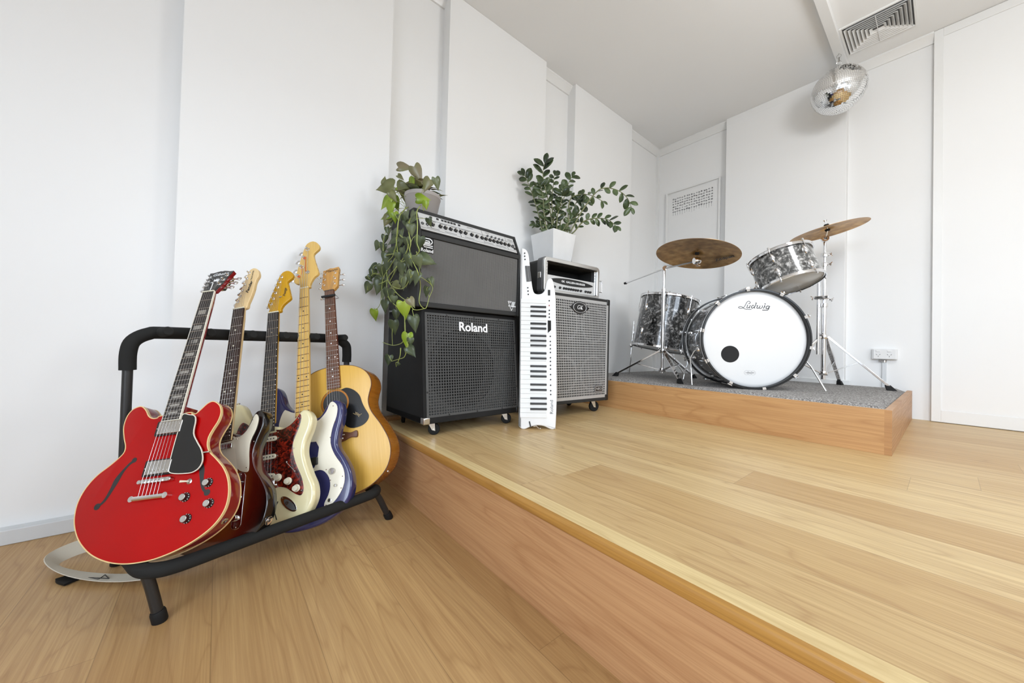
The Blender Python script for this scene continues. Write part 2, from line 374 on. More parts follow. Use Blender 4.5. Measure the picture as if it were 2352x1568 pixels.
        o = bpy.data.objects.new(name, me); COL.objects.link(o)
        if parent: o.parent = parent
        if loc: o.location = loc
        if mw is not None: o.matrix_local = mw
        if bevel:
            b = o.modifiers.new('bevel', 'BEVEL'); b.width = bevel; b.segments = 3; b.limit_method = 'ANGLE'; b.angle_limit = radians(50)
            b.harden_normals = False
        return o
def parts(mb, name, mat, parent, **k):
    """every separate shell of the builder becomes a part of its own"""
    par = list(range(len(mb.v)))
    def find(i):
        while par[i] != i: par[i] = par[par[i]]; i = par[i]
        return i
    for f in mb.f:
        for i in f[1:]: par[find(i)] = find(f[0])
    gr = {}
    for f in mb.f: gr.setdefault(find(f[0]), []).append(f)
    out = []
    for fs in gr.values():
        ids = sorted({i for f in fs for i in f}); mp = {v: i for i, v in enumerate(ids)}
        q = MB(); q.add([mb.v[i] for i in ids], [tuple(mp[i] for i in f) for f in fs]); out.append(q.build(name, mat, parent, **k))
    return out
def spline(pts, sub=6, closed=True):
    P = [Vector(p) for p in pts]; n = len(P); out = []
    rng = range(n) if closed else range(n-1)
    for i in rng:
        p0 = P[(i-1) % n] if closed or i > 0 else P[i]; p1 = P[i]; p2 = P[(i+1) % n]; p3 = P[(i+2) % n] if closed or i < n-2 else P[i+1]
        for k in range(sub):
            t = k/sub
            out.append(.5*((2*p1)+(p2-p0)*t+(2*p0-5*p1+4*p2-p3)*t*t+(3*p1-p0-3*p2+p3)*t**3))
    if not closed: out.append(P[-1])
    return out
def rrect(x0, x1, y0, y1, r, k=4):
    o = []
    for cx, cy, a in ((x1-r, y1-r, 0), (x0+r, y1-r, 90), (x0+r, y0+r, 180), (x1-r, y0+r, 270)):
        for i in range(k+1): t = radians(a+90*i/k); o.append((cx+r*cos(t), cy+r*sin(t)))
    return o
def tag(o, label=None, cat=None, group=None, kind=None):
    for k, v in (('label', label), ('category', cat), ('group', group), ('kind', kind)):
        if v: o[k] = v
    return o
def thing(name, label, cat, mat=None, group=None):
    o = bpy.data.objects.new(name, None); COL.objects.link(o); o.empty_display_size = .1
    if mat is not None: o.matrix_world = mat
    return tag(o, label, cat, group)
def frame(o, x, y=None, z=None):
    x = Vector(x).normalized(); m = Matrix.Identity(4)
    if z is None: z = x.cross(Vector(y)).normalized()
    else: z = Vector(z).normalized()
    if y is None: y = z.cross(x).normalized()
    y = Vector(y).normalized()
    for j in range(3): m[j][0] = x[j]; m[j][1] = y[j]; m[j][2] = z[j]; m[j][3] = o[j]
    return m
def azframe(o, a):
    a = radians(a); return frame(o, (cos(a), sin(a), 0), (-sin(a), cos(a), 0), (0, 0, 1))
def structure(name, mb, mat, **k): return tag(mb.build(name, mat, **k), kind='structure')
def text(name, body, size, mat, parent, mw, extrude=.0006, shear=0, sx=1, bold=0, align='CENTER'):
    c = bpy.data.curves.new(name, 'FONT'); c.body = body; c.size = size; c.extrude = extrude; c.shear = shear
    c.align_x = align; c.align_y = 'CENTER'; c.offset = bold; c.resolution_u = 3
    t = bpy.data.objects.new(name, c); COL.objects.link(t)
    dg = bpy.context.evaluated_depsgraph_get(); me = bpy.data.meshes.new_from_object(t.evaluated_get(dg))
    bpy.data.objects.remove(t); bpy.data.curves.remove(c)
    me.materials.clear(); me.materials.append(MT[mat])
    o = bpy.data.objects.new(name, me); COL.objects.link(o); o.parent = parent
    o.matrix_local = mw @ Matrix.Diagonal((sx, 1, 1, 1)); return o
def stroke(mb, pts, r, h=.0012, sub=6, z=0):
    """pen stroke lying in the xy plane"""
    P = spline(pts, sub, False) if len(pts) > 2 else [Vector(p) for p in pts]
    mb.tube([(p[0], p[1], z) for p in P], r, 8, flat=(0, 0, 1))
    return mb
T3 = lambda x, y, z=0: Matrix.Translation((x, y, z))

# ------------------------------------------------------------------ room shell
PZ = .296                                     # platform height
structure('floor', MB().box(-.1, XR+.1, YF-.1, .722, -.06, 0), 'floor', smooth=False)
structure('floor', MB().box(-.1, XR+.1, .722, YB+.1, 0, PZ-.0005), 'plat', smooth=False)
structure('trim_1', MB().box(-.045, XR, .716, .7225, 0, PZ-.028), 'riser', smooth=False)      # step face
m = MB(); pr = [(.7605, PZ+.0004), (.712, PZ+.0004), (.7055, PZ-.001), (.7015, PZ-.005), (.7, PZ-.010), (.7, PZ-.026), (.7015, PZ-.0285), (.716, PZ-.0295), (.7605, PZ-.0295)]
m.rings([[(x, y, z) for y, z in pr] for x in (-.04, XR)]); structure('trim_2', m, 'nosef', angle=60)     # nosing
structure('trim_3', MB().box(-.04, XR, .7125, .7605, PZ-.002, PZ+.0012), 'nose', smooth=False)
structure('ceiling', MB().box(-.2, XR+.2, YF-.2, YB+.2, ZC, ZC+.1), 'ceiling', smooth=False)
BX = -.045
structure('wall_left', MB().box(BX-.1, BX, YF-.1, YB+.1, -.06, ZC), 'wall', smooth=False)
structure('wall_back', MB().box(BX-.1, XR+.1, YB, YB+.1, -.06, ZC), 'wall', smooth=False)
structure('wall_right', MB().box(XR, XR+.1, YF-.1, WR[0], -.06, ZC).box(XR, XR+.1, WR[1], YB+.1, -.06, ZC).box(XR, XR+.1, WR[0], WR[1], -.06, WR[2]).box(XR, XR+.1, WR[0], WR[1], WR[3], ZC), 'wall', smooth=False)
structure('wall_front', MB().box(BX-.1, WF[0], YF-.1, YF, -.06, ZC).box(WF[1], XR+.1, YF-.1, YF, -.06, ZC).box(WF[0], WF[1], YF-.1, YF, -.06, WF[2]).box(WF[0], WF[1], YF-.1, YF, WF[3], ZC), 'wall', smooth=False)
m = MB()
for y in (WR[0]+.03, (WR[0]+WR[1])/2, WR[1]-.03): m.box(XR+.03, XR+.07, y-.03, y+.03, WR[2], WR[3])
m.box(XR+.03, XR+.07, WR[0], WR[1], WR[2], WR[2]+.06).box(XR+.03, XR+.07, WR[0], WR[1], WR[3]-.06, WR[3])
structure('window_1', m, 'trimp', smooth=False)
m = MB()
for x in (WF[0]+.03, (WF[0]+WF[1])/2, WF[1]-.03): m.box(x-.03, x+.03, YF-.07, YF-.03, WF[2], WF[3])
m.box(WF[0], WF[1], YF-.07, YF-.03, WF[2], WF[2]+.06).box(WF[0], WF[1], YF-.07, YF-.03, WF[3]-.06, WF[3])
structure('window_2', m, 'trimp', smooth=False)
# raised wall panels on the left wall
PF = .042
k = 4
for y0, y1, z0 in ((-.150, .731, .0), (1.098, 1.97, PZ), (2.325, 3.20, PZ)):
    if z0 == 0: mb = MB().box(BX, PF, y0, .699, 0, ZC-.001).box(BX, PF, .699, y1, PZ+.03, ZC-.001)
    else: mb = MB().box(BX, PF, y0, y1, z0, ZC-.001)
    structure('trim_%d' % k, mb, 'wall', smooth=False); k += 1
# cornices in the recesses, corner strip
def cornice(a, b, wall):
    pr = [(0, 0), (0, -.062), (.012, -.062), (.018, -.05), (.045, -.018), (.052, -.012), (.052, 0)]
    mb = MB()
    if wall == 'L': mb.rings([[(BX+d, y, ZC+h) for d, h in pr] for y in (a, b)])
    else: mb.rings([[(x, YB-d, ZC+h) for d, h in pr] for x in (a, b)])
    return mb
for a, b, w in ((YF, -.15, 'L'), (.731, 1.098, 'L'), (1.97, 2.325, 'L'), (3.20, YB, 'L'), (BX, .706, 'B'), (1.581, 2.025, 'B')):
    structure('trim_%d' % k, cornice(a, b, w), 'trimp', angle=25); k += 1
structure('trim_%d' % k, MB().box(BX, BX+.03, YB-.03, YB, PZ, ZC-.06), 'trimp', smooth=False); k += 1
structure('baseboard_left', MB().box(BX, 0, YF, -.151, 0, .052), 'skirt', bevel=.003)
structure('baseboard_left', MB().box(PF, PF+.010, -.150, .699, 0, .052), 'skirt', bevel=.003)
structure('baseboard_left', MB().box(PF-.05, PF+.014, .7625, 3.2, PZ, PZ+.018), 'stage', bevel=.003)
# back wall panels
structure('trim_%d' % k, MB().box(.706, 1.581, 3.80, YB, PZ, ZC-.001), 'wall', smooth=False); k += 1
structure('trim_%d' % k, MB().box(.709, 1.578, 3.794, 3.7995, PZ+.2, ZC-.07), 'wall', smooth=False, bevel=.002); k += 1
mb = MB().box(2.025, XR, 3.83, YB, PZ+.002, ZC-.001)
structure('trim_%d' % k, mb, 'wall', smooth=False); k += 1
mb = MB().box(2.025, 2.068, 3.824, 3.8295, PZ+.004, ZC-.002).box(2.068, XR, 3.824, 3.8295, PZ+.004, PZ+.085).box(2.068, XR, 3.824, 3.8295, ZC-.06, ZC-.002)
structure('trim_%d' % k, mb, 'trimp', smooth=False, bevel=.002); k += 1
structure('baseboard_back', MB().box(.7, 1.62, 3.785, 3.7995, .50, .545), 'trimp', bevel=.004)
structure('baseboard_right', MB().box(XR-.015, XR, YF, YB, PZ, PZ+.06), 'trimp', bevel=.003)
# ceiling beam
structure('trim_%d' % k, MB().box(1.543, 1.597, -1.5, YB-.0, ZC-.05, ZC), 'trimp', bevel=.002); k += 1

# ceiling vent, a four-way louvre
t = thing('ceiling_vent', 'white rectangular four-way louvred air vent in the ceiling beside the beam', 'vent', T3(1.777, 3.475, ZC))
MB().box(-.165, .165, -.157, .157, -.0015, .0).build('backing', 'grey', t, smooth=False)
m = MB()
for x0, x1, y0, y1 in ((-.180, -.166, -.172, .172), (.166, .180, -.172, .172), (-.166, .166, -.172, -.158), (-.166, .166, .158, .172)): m.box(x0, x1, y0, y1, -.012, 0)
m.build('frame', 'trimp', t, bevel=.002)
m = MB()
for i in range(8):
    a = .158-.0195*i; b = .150-.0195*i
    if min(a, b) < .014: break
    zt, zb = -.002, -.020
    o_, n_ = .013, .0
    for (p, q, nx, ny) in (((-a, -b), (a, -b), 0, 1), ((a, -b), (a, b), -1, 0), ((a, b), (-a, b), 0, -1), ((-a, b), (-a, -b), 1, 0)):
        th = .0012
        p2 = (p[0]+nx*o_+(o_ if ny else 0)*(1 if p[0] < 0 else -1), p[1]+ny*o_+(o_ if nx else 0)*(1 if p[1] < 0 else -1))
        q2 = (q[0]+nx*o_+(o_ if ny else 0)*(1 if q[0] < 0 else -1), q[1]+ny*o_+(o_ if nx else 0)*(1 if q[1] < 0 else -1))
        m.hexa([(p[0], p[1], zb), (q[0], q[1], zb), (q2[0], q2[1], zt), (p2[0], p2[1], zt), (p[0]+nx*th, p[1]+ny*th, zb-.001), (q[0]+nx*th, q[1]+ny*th, zb-.001), (q2[0]+nx*th, q2[1]+ny*th, zt-.001), (p2[0]+nx*th, p2[1]+ny*th, zt-.001)])
m.box(-.0015, .0015, -.150, .150, -.022, -.019)
m.build('slats', 'trimp', t, smooth=False)

# mirror ball
BC = Vector((1.572, 3.50, 2.700)); BR = .160
t = thing('disco_ball', 'silver mirror-tiled disco ball hanging from the ceiling beam', 'disco ball', T3(*BC))
MB().sphere((0, 0, 0), BR-.003, 48).build('core', 'grey', t)
m = MB(); rows = 42; ts = pi/rows
for i in range(rows):
    th = (i+.5)*ts; n = max(3, int(round(2*pi*sin(th)/ts)))
    for j in range(n):
        ph = 2*pi*j/n; N_ = Vector((sin(th)*cos(ph), sin(th)*sin(ph), cos(th)))
        N_ = (N_+Vector([random.gauss(0, .016) for _ in range(3)])).normalized()
        c = Vector((sin(th)*cos(ph), sin(th)*sin(ph), cos(th)))*BR
        a = Vector((0, 0, 1)).cross(N_).normalized(); b = N_.cross(a)
        h = BR*ts*.46; w = min(BR*pi*sin(th)/n*.93, h*1.05)
        m.add([c-a*w-b*h, c+a*w-b*h, c+a*w+b*h, c-a*w+b*h], [(0, 1, 2, 3)])
mm, nt_, b_ = newmat('mirror_tile'); b_.inputs['Base Color'].default_value = (.9, .9, .9, 1); b_.inputs['Metallic'].default_value = 1; b_.inputs['Roughness'].default_value = .03
MT['mirror'] = mm
m.build('mirror_tiles', 'mirror', t, smooth=False)
m = MB().cyl((0, 0, BR-.004), (0, 0, BR+.012), .016, .012, 16); m.build('cap', 'nickel', t)
m = MB(); dx = -.006
m.torus((0, 0, BR+.022), (1, 0, 0), .012, .0016, 20, 6).torus((0, 0, BR+.046), (0, 1, .3), .014, .0018, 20, 6)
m.cyl((0, 0, BR+.058), (0, 0, BR+.090), .0052, .0042, 10).torus((0, 0, BR+.098), (0, 1, 0), .013, .0018, 20, 6).tube([(0, 0, BR+.110), (0, 0, ZC-.05-BC.z)], .0022, 8)
m.build('hanging_swivel', 'nickel', t)

# power outlet on the back wall
t = thing('power_outlet', 'white double power outlet on the back wall at the right end of the drum riser', 'outlet', frame((1.797, YB, .755), (1, 0, 0), (0, 0, 1)))
MB().prism(rrect(-.066, .066, -.040, .040, .004), 0, .034).build('back_box', 'white', t, bevel=.002)
MB().prism(rrect(-.058, .058, -.036, .036, .003), .034, .042).build('faceplate', 'white', t, bevel=.0015)
for x in (-.032, .026):
    MB().box(x-.010, x+.010, .016, .028, .042, .046).build('switch', 'trimp', t, bevel=.001)
    m = MB()
    for dx, dy, a in ((-.009, -.004, 30), (.009, -.004, -30), (0, -.017, 0)):
        ca, sa = cos(radians(a)), sin(radians(a)); q = [(-.0012, -.0045), (.0012, -.0045), (.0012, .0045), (-.0012, .0045)]
        P = [(x+dx+u*ca-v*sa, dy+u*sa+v*ca) for u, v in q]; m.prism(P, .0415, .0424)
    parts(m, 'socket_slot', 'ink', t, smooth=False)
MB().box(-.014, .010, -.25, -.046, 0, .016).build('conduit', 'skirt', t, bevel=.002)
MB().cyl((-.032, -.052, .010), (.012, -.052, .010), .008, seg=12).build('conduit_clip', 'nickel', t)
MB().cyl((-.002, -.046, .012), (-.002, -.062, .012), .012, seg=12).build('conduit_coupling', 'nickel', t)

# framed print
t = thing('picture', 'white-framed print with a band of dark brush marks on the back wall', 'picture', frame((.362, YB-.0005, 2.10), (1, 0, 0), (0, 0, 1)))
w2, h2 = .281, .405
m = MB()
for b in ((-w2, -w2+.016, -h2, h2), (w2-.016, w2, -h2, h2), (-w2+.016, w2-.016, -h2, -h2+.016), (-w2+.016, w2-.016, h2-.016, h2)): m.box(*b, 0, .03)
m.build('frame', 'trimp', t, bevel=.002)
MB().box(-w2+.016, w2-.016, -h2+.016, h2-.016, .004, .010).build('paper', 'paper', t, smooth=False)
m = MB(); rr = random.Random(5)
for i in range(17):
    for j in range(6):
        cx = -.205+.4*i/16+rr.uniform(-.003, .003); cy = .315-.028*j+rr.uniform(-.003, .003); wd = .011*rr.uniform(.75, 1.05); ht = .011*rr.uniform(.7, 1.1)
        pts = []
        for a in range(9):
            q = pi*a/8; pts.append((cx+wd*cos(q)*rr.uniform(.85, 1.1), cy+ht*sin(q)*rr.uniform(.8, 1.1)))
        pts.append((cx-wd*.7, cy-ht*.5)); pts.append((cx+wd*.6, cy-ht*rr.uniform(.3, .7)))
        m.prism(pts, .0101, .0106)
    x = -.205+.4*i/16; L = rr.uniform(.008, .03); m.prism([(x-.0012, .155-L), (x+.0012, .155-L), (x+.0014, .17), (x-.0014, .17)], .0101, .0105)
m.build('brush_marks', 'brush', t, smooth=False)

# ------------------------------------------------------------------ drum riser
SX, SY0, SZ = 1.937, 2.327, .4985
t = thing('drum_riser', 'low oak drum riser topped with grey carpet in the back corner', 'drum riser')
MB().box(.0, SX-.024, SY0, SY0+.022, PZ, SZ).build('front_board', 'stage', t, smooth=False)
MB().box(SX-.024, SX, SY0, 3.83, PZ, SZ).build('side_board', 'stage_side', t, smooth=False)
m = MB()
nx, ny = 40, 30
xs = [PF+.001+(SX-.03-PF)*i/nx for i in range(nx+1)]; ys = [SY0+.012+(3.78-SY0)*j/ny for j in range(ny+1)]
vs = []
for y in ys:
    for x in xs:
        dr = SX-.03-x; df = y-ys[0]; db = ys[-1]-y
        z = SZ+.013
        for dd in (dr, df, db):
            if dd < .04: z -= .019*(1-dd/.04)**2
        vs.append((x, y, z))
fs = [(j*(nx+1)+i, j*(nx+1)+i+1, (j+1)*(nx+1)+i+1, (j+1)*(nx+1)+i) for j in range(ny) for i in range(nx)]
m.add(vs, fs); m.build('carpet', 'carpet', t)
CZ = SZ+.013

# ------------------------------------------------------------------ guitars
def posemat(x, y, z, yaw, pitch, roll, sc=1.0):
    x, y, z = CAM.x+(x-CAM.x)*sc, CAM.y+(y-CAM.y)*sc, CAM.z+(z-CAM.z)*sc
    a, b, c = radians(yaw), radians(pitch), radians(roll)
    U = Vector((cos(a), sin(a), 0)); Wn = Vector((sin(a), -cos(a), 0)); V = Vector((0, 0, 1))
    V2 = V*cos(b)-Wn*sin(b); W2 = Wn*cos(b)+V*sin(b)
    U3 = U*cos(c)+V2*sin(c); V3 = V2*cos(c)-U*sin(c)
    return frame((x, y, z), U3, V3, W2) @ Matrix.Diagonal((sc, sc, sc, 1))
def fret(n, L): return L*2**(-n/12)
def neck(t, L, nf, end, wn, we, fb, back, fretmat='nickel', dots='inkw', dotfr=(3, 5, 7, 9, 12, 15, 17, 19, 21), block=False, bind=None, top=.012, thick=.020, strings=6, smat='nickel', saddle=0, sw=.0052, nut='plasticc', ws=None, sr=.00045, dd=.011, dr=.003):
    """fretboard, frets, inlays, nut, neck back and strings along +y from the bridge (origin) to the nut at y=L"""
    w = lambda y: wn+(we-wn)*(L-y)/(L-end)
    m = MB(); fbz = top-.005
    m.hexa([(-w(end), end, fbz), (w(end), end, fbz), (w(L), L, fbz), (-w(L), L, fbz), (-w(end)*.97, end, top), (w(end)*.97, end, top), (w(L)*.97, L, top), (-w(L)*.97, L, top)])
    m.cur = 1
    for i in range(1, nf+1):
        y = fret(i, L); a = w(y)*.975; m.hexa([(-a, y-.0013, top), (a, y-.0013, top), (a, y+.0013, top), (-a, y+.0013, top), (-a+.001, y-.0006, top+.0012), (a-.001, y-.0006, top+.0012), (a-.001, y+.0006, top+.0012), (-a+.001, y+.0006, top+.0012)])
    m.cur = 2
    for i in dotfr:
        if i > nf: continue
        y = (fret(i-1, L)+fret(i, L))/2; hgt = fret(i-1, L)-fret(i, L)
        if block:
            a = w(y)*.56; m.prism(rrect(-a, a, y-hgt*.27, y+hgt*.27, .0008, 1), top-.001, top+.00025)
        else:
            for x in ((-dd, dd) if i == 12 else (0,)): m.prism([(x+dr*cos(q*pi/8), y+dr*sin(q*pi/8)) for q in range(16)], top-.001, top+.0003)
    f = m.build('fretboard', [fb, fretmat, dots], t, smooth=False)
    if bind:
        m = MB()
        for s in (-1, 1):
            m.hexa([(s*w(end), end-.0015, fbz), (s*(w(end)+.0024), end-.0015, fbz), (s*(w(L)+.0024), L, fbz), (s*w(L), L, fbz), (s*w(end)*.965, end-.0015, top+.0002), (s*(w(end)+.002), end-.0015, top), (s*(w(L)+.002), L, top), (s*w(L)*.965, L, top+.0002)])
        m.box(-w(end)-.002, w(end)+.002, end-.002, end, fbz, top+.0002); parts(m, 'binding', bind, f, smooth=False)
    m = MB(); m.box(-w(L), w(L), L-.0005, L+.004, top-.004, top+.0018); m.build('nut', nut, t, bevel=.0006)
    m = MB(); R = []
    for y in (end+.03, end+.06, (L+end)/2, L-.04, L-.005, L+.012):
        a = w(min(y, L)); th = thick*(1.0 if y < L-.01 else .8)
        R.append([(a*cos(pi*q/10), y, fbz-.0005-th*abs(sin(pi*q/10))**.8) for q in range(11)])
    m.rings(R); m.build('neck', back, t)
    ws = ws or wn*.80
    we2 = sw*(strings-1)*1.0
    for i in range(strings):
        k = i/(strings-1)*2-1
        r = sr*(1.5-.9*i/(strings-1)) if strings == 6 else .0011-.0002*i
        MB().tube([(k*we2, saddle, top+.0045), (k*ws, L+.002, top+.0022)], r, 6).build('string', smat, t)
    return w
def tuners(t, posts, z, side, mat='chrome', pr=.0045, bl=.020, bw=.009, hz=-.010, smat='nickel', L=.64, nutw=.017, top=.012, wind=True, bush=.0062, ends=None):
    n = len(posts)
    for i, (x, y) in enumerate(posts):
        s = side[i] if isinstance(side, (list, tuple)) else side
        m = MB(); m.lathe([(0, z), (bush, z), (bush, z+.0018), (bush*.8, z+.0026), (pr*.8, z+.0026), (pr*.62, z+.006), (pr*.7, z+.0125), (pr*.55, z+.0135), (0, z+.0135)], 14, (x, y, 0))
        ed = ends[i] if ends else x+s*.020
        m.cyl((x, y, hz), (ed, y, hz), .0024, seg=8)
        m.sphere((ed+s*(bl*.5+.002), y, hz), bl*.5, 12, (1, bw/bl*1.5, .42)); m.box(x-.007, x+.007, y-.009, y+.009, hz-.006, hz+.004)
        m.build('tuning_peg', mat, t)
        if wind and ends is None:
            pass
def knob(t, x, y, z, r, h, mat, name='knob', skirt=None, cap=None):
    m = MB(); m.lathe([(0, z), (r, z), (r*.97, z+h*.3), (r*.86, z+h*.9), (r*.8, z+h), (0, z+h)], 20, (x, y, 0)); o = m.build(name, mat, t)
    return o
def screws(t, pts, z, mat='nickel', r=.0022):
    m = MB()
    for x, y in pts: m.lathe([(0, z), (r, z), (r*.7, z+.0012), (0, z+.0014)], 10, (x, y, 0))
    return parts(m, 'screw', mat, t)

# 1 --- red semi-hollow
t = thing('electric_guitar', 'cherry red double-cutaway semi-hollow guitar, frontmost in the guitar rack', 'guitar', posemat(.674, -.12, .336, 46.894, 24.306, 9.614), 'guitars in the floor rack')
L = .629
RO = [(-.048, .193), (-.058, .188), (-.072, .188), (-.087, .197), (-.102, .217), (-.117, .230), (-.13, .232), (-.147, .224), (-.157, .204), (-.156, .172), (-.143, .138), (-.130, .112), (-.128, .094), (-.138, .079), (-.158, .060), (-.186, .036), (-.205, .006), (-.213, -.03), (-.208, -.066), (-.196, -.095), (-.176, -.124), (-.150, -.149), (-.118, -.171), (-.076, -.189), (-.032, -.199), (.012, -.201), (.056, -.197), (.105, -.184), (.153, -.163), (.190, -.136), (.211, -.103), (.215, -.066), (.205, -.024), (.184, .012), (.155, .042), (.133, .062), (.121, .082), (.118, .105), (.125, .128), (.136, .154), (.138, .180), (.128, .203), (.107, .218), (.089, .214), (.072, .197), (.060, .186), (.048, .186), (.040, .192)]
out = spline(RO, 5)
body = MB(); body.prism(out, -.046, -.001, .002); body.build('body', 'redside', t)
cx_, cy_ = 0, 0
m = MB(); m.prism([(p[0], p[1]) for p in out], -.004, .0004, .0008)
m.build('top', 'red', t)
MB().band(out, .0009, -.007, .0020).build('binding', 'bind', t)
MB().band(out, -.0465, -.042, .001).build('binding', 'bind', t)
m = MB(); m.prism([(-.026, .165), (.026, .165), (.026, .21), (-.026, .21)], -.04, .004, .002); m.build('neck_heel', 'redside', t)
neck(t, L, 22, fret(22, L)-.006, .0205, .0265, 'ebony', 'redside', block=True, dots='nickel', bind='bindw', dotfr=(3, 5, 7, 9, 12, 15, 17, 19, 21), top=.015, thick=.020, sw=.0052)
m = MB()     # f holes: dark openings
def fhole(s):
    c = [(-.090, .064), (-.100, .056), (-.112, .038), (-.121, .016), (-.127, -.008), (-.136, -.034), (-.147, -.046), (-.155, -.047)]
    w_ = [.0045, .0035, .0045, .0075, .0055, .004, .0035, .0045]
    P = [Vector((s*x, y, 0)) for x, y in c]; Lf, Rt = [], []
    for i, p in enumerate(P):
        d = (P[min(i+1, 7)]-P[max(i-1, 0)]).normalized(); nn = Vector((-d.y, d.x, 0)); Lf.append(p+nn*w_[i]); Rt.append(p-nn*w_[i])
    m.prism(spline([v.to_tuple() for v in Lf], 4, False)+spline([v.to_tuple() for v in reversed(Rt)], 4, False), .0002, .0007)
    for (x, y), r in (((-.088, .067), .0072), ((-.152, -.049), .0085)): m.prism([(s*x+r*cos(q*pi/10), y+r*sin(q*pi/10)) for q in range(20)], .0002, .0008)
fhole(1); m.build('f_hole', 'ink', t, smooth=False); m = MB(); fhole(-1); m.build('f_hole', 'ink', t, smooth=False)
GP = spline([(.028, .183), (.05, .181), (.066, .176), (.074, .160), (.078, .122), (.096, .094), (.114, .070), (.125, .042), (.122, .022), (.108, .010), (.085, .008), (.043, .014), (.031, .03), (.028, .08), (.028, .13)], 4)
g = MB().prism(GP, .008, .0105).build('pickguard', 'guardk', t); MB().band(GP, .0108, .0078, .0016).build('edge', 'bindw', g)
MB().box(.115, .135, .060, .064, .001, .009).build('bracket', 'nickel', g, bevel=.001)
for yc, fl in ((.150, 1), (.036, -1)):
    pk = MB().prism(rrect(-.045, .045, yc-.0225, yc+.0225, .004), .0, .0075, .001).build('pickup', 'black', t)
    MB().prism(rrect(-.035, .035, yc-.0185, yc+.0185, .003), .0075, .0125, .0015).build('cover', 'nickel', pk)
    m = MB(); 
    for i in range(6): m.lathe([(0, .0124), (.0025, .0124), (.0022, .0134), (0, .0134)], 10, (-.026+.0104*i, yc+.009*fl, 0))
    parts(m, 'pole_screw', 'nickel', pk)
    screws(pk, [(-.040, yc), (.040, yc)], .0075, 'chrome', .0022)
br = MB().prism(rrect(-.047, .047, -.0055, .0055, .0054, 5), .004, .0135, .001).build('bridge', 'nickel', t)
m = MB()
for i in range(6): m.box(-.028+.0104*i, -.024+.0104*i, -.0045, .0045, .0135, .0172)
parts(m, 'saddle', 'chrome', br); parts(MB().cyl((-.040, 0, 0), (-.040, 0, .015), .0052, seg=14).cyl((.040, 0, 0), (.040, 0, .015), .0052, seg=14), 'post', 'chrome', br)
tp = MB().tube([(-.042, -.043, .012), (.042, -.043, .012)], .0068, 14).build('tailpiece', 'chrome', t)
parts(MB().cyl((-.046, -.043, .0), (-.046, -.043, .0165), .0078, seg=18).cyl((.046, -.043, .0), (.046, -.043, .0165), .0078, seg=18), 'stud', 'chrome', tp)
for i in range(6):
    x = -.026+.0104*i; MB().tube([(x, 0, .0185), (x, -.040, .017)], .0005, 6).build('string', 'nickel', t)
for x, y in ((.150, -.023), (.094, -.054), (.166, -.078), (.113, -.110)):
    k_ = MB().lathe([(0, .0005), (.0125, .0005), (.012, .003), (.0098, .005), (.0092, .013), (0, .013)], 24, (x, y, 0)).build('knob', 'guardk', t)
    MB().lathe([(0, .0131), (.0085, .0131), (.008, .0139), (0, .0139)], 20, (x, y, 0)).build('cap', 'satin', k_)
    m = MB()
    for i in range(11):
        a = 2*pi*i/11; m.tube([(x+.0102*cos(a), y+.0102*sin(a), .0050), (x+.0122*cos(a), y+.0122*sin(a), .0034)], .0005, 5)
    parts(m, 'mark', 'inkw', k_)
sw_ = MB().lathe([(0, .0005), (.0075, .0005), (.0075, .002), (.0045, .0035), (.0045, .006), (0, .006)], 20, (.094, -.013, 0)).build('toggle_switch', 'nickel', t)
MB().tube([(.094, -.013, .004), (.086, -.013, .014), (.081, -.013, .018)], [.0018, .0028, .0034], 10).build('tip', 'plasticc', sw_)
MB().lathe([(.0045, 0), (.009, 0), (.009, .002), (.0045, .003)], 18, (.199, -.126, -.023), (.72, -.69, 0)).build('output_jack', 'nickel', t)
# angled headstock
HM = T3(0, L+.003, .0115) @ Matrix.Rotation(radians(-15), 4, 'X')
hd = [(-.0215, 0), (-.0275, .018), (-.033, .04), (-.037, .075), (-.044, .1085), (-.030, .1085), (-.018, .1125), (-.007, .1155), (0, .1135), (.007, .1155), (.018, .1125), (.030, .1085), (.044, .1085), (.037, .075), (.033, .04), (.0275, .018), (.0215, 0)]
h_ = MB().prism(hd, -.0145, -.0008, .0008).build('headstock', 'redside', t, mw=HM)
MB().prism(hd, -.0008, .0008).build('face', 'guardk', h_)
P6 = [(-.0235, .034), (-.0275, .058), (-.0315, .082), (.0235, .034), (.0275, .058), (.0315, .082)]
for x, y in P6:
    s = -1 if x < 0 else 1
    m = MB(); m.lathe([(0, .0008), (.0062, .0008), (.0062, .0026), (.0045, .0034), (.0036, .0034), (.0030, .008), (.0034, .0125), (0, .013)], 16, (x, y, 0))
    m.cyl((x, y, -.0185), (x+s*.022, y, -.0185), .0026, seg=8); m.box(x-.008, x+.008, y-.008, y+.008, -.0245, -.0145)
    m.sphere((x+s*.030, y, -.0185), .0095, 14, (1, .92, .42)); m.build('tuning_peg', 'chrome', h_)
m = MB()
for i, (px_, py_) in enumerate([P6[0], P6[1], P6[2], P6[5], P6[4], P6[3]]):
    m.tube([(-.0165+.0066*i, .002, .0035), (px_*.9, py_-.004, .006)], .0005, 6)
parts(m, 'string_end', 'nickel', h_)
text('lettering', 'Gibson', .021, 'inkw', h_, T3(.001, .0955, .0010) @ Matrix.Rotation(radians(4), 4, 'Z'), .0003, .25, .95)
MB().prism([(-.009, .055), (.009, .055), (.0105, .069), (.005, .062), (.003, .073), (0, .063), (-.003, .073), (-.005, .062), (-.0105, .069)], .0008, .0012).build('crown_inlay', 'inkw', h_, smooth=False)
m = MB(); m.tube(spline([(.004, .002, .004), (.007, .010, .007), (.010, .022, .012), (.009, .031, .014), (.001, .033, .013)], 5, False), .0012, 8); m.build('string_end', 'inkw', h_)

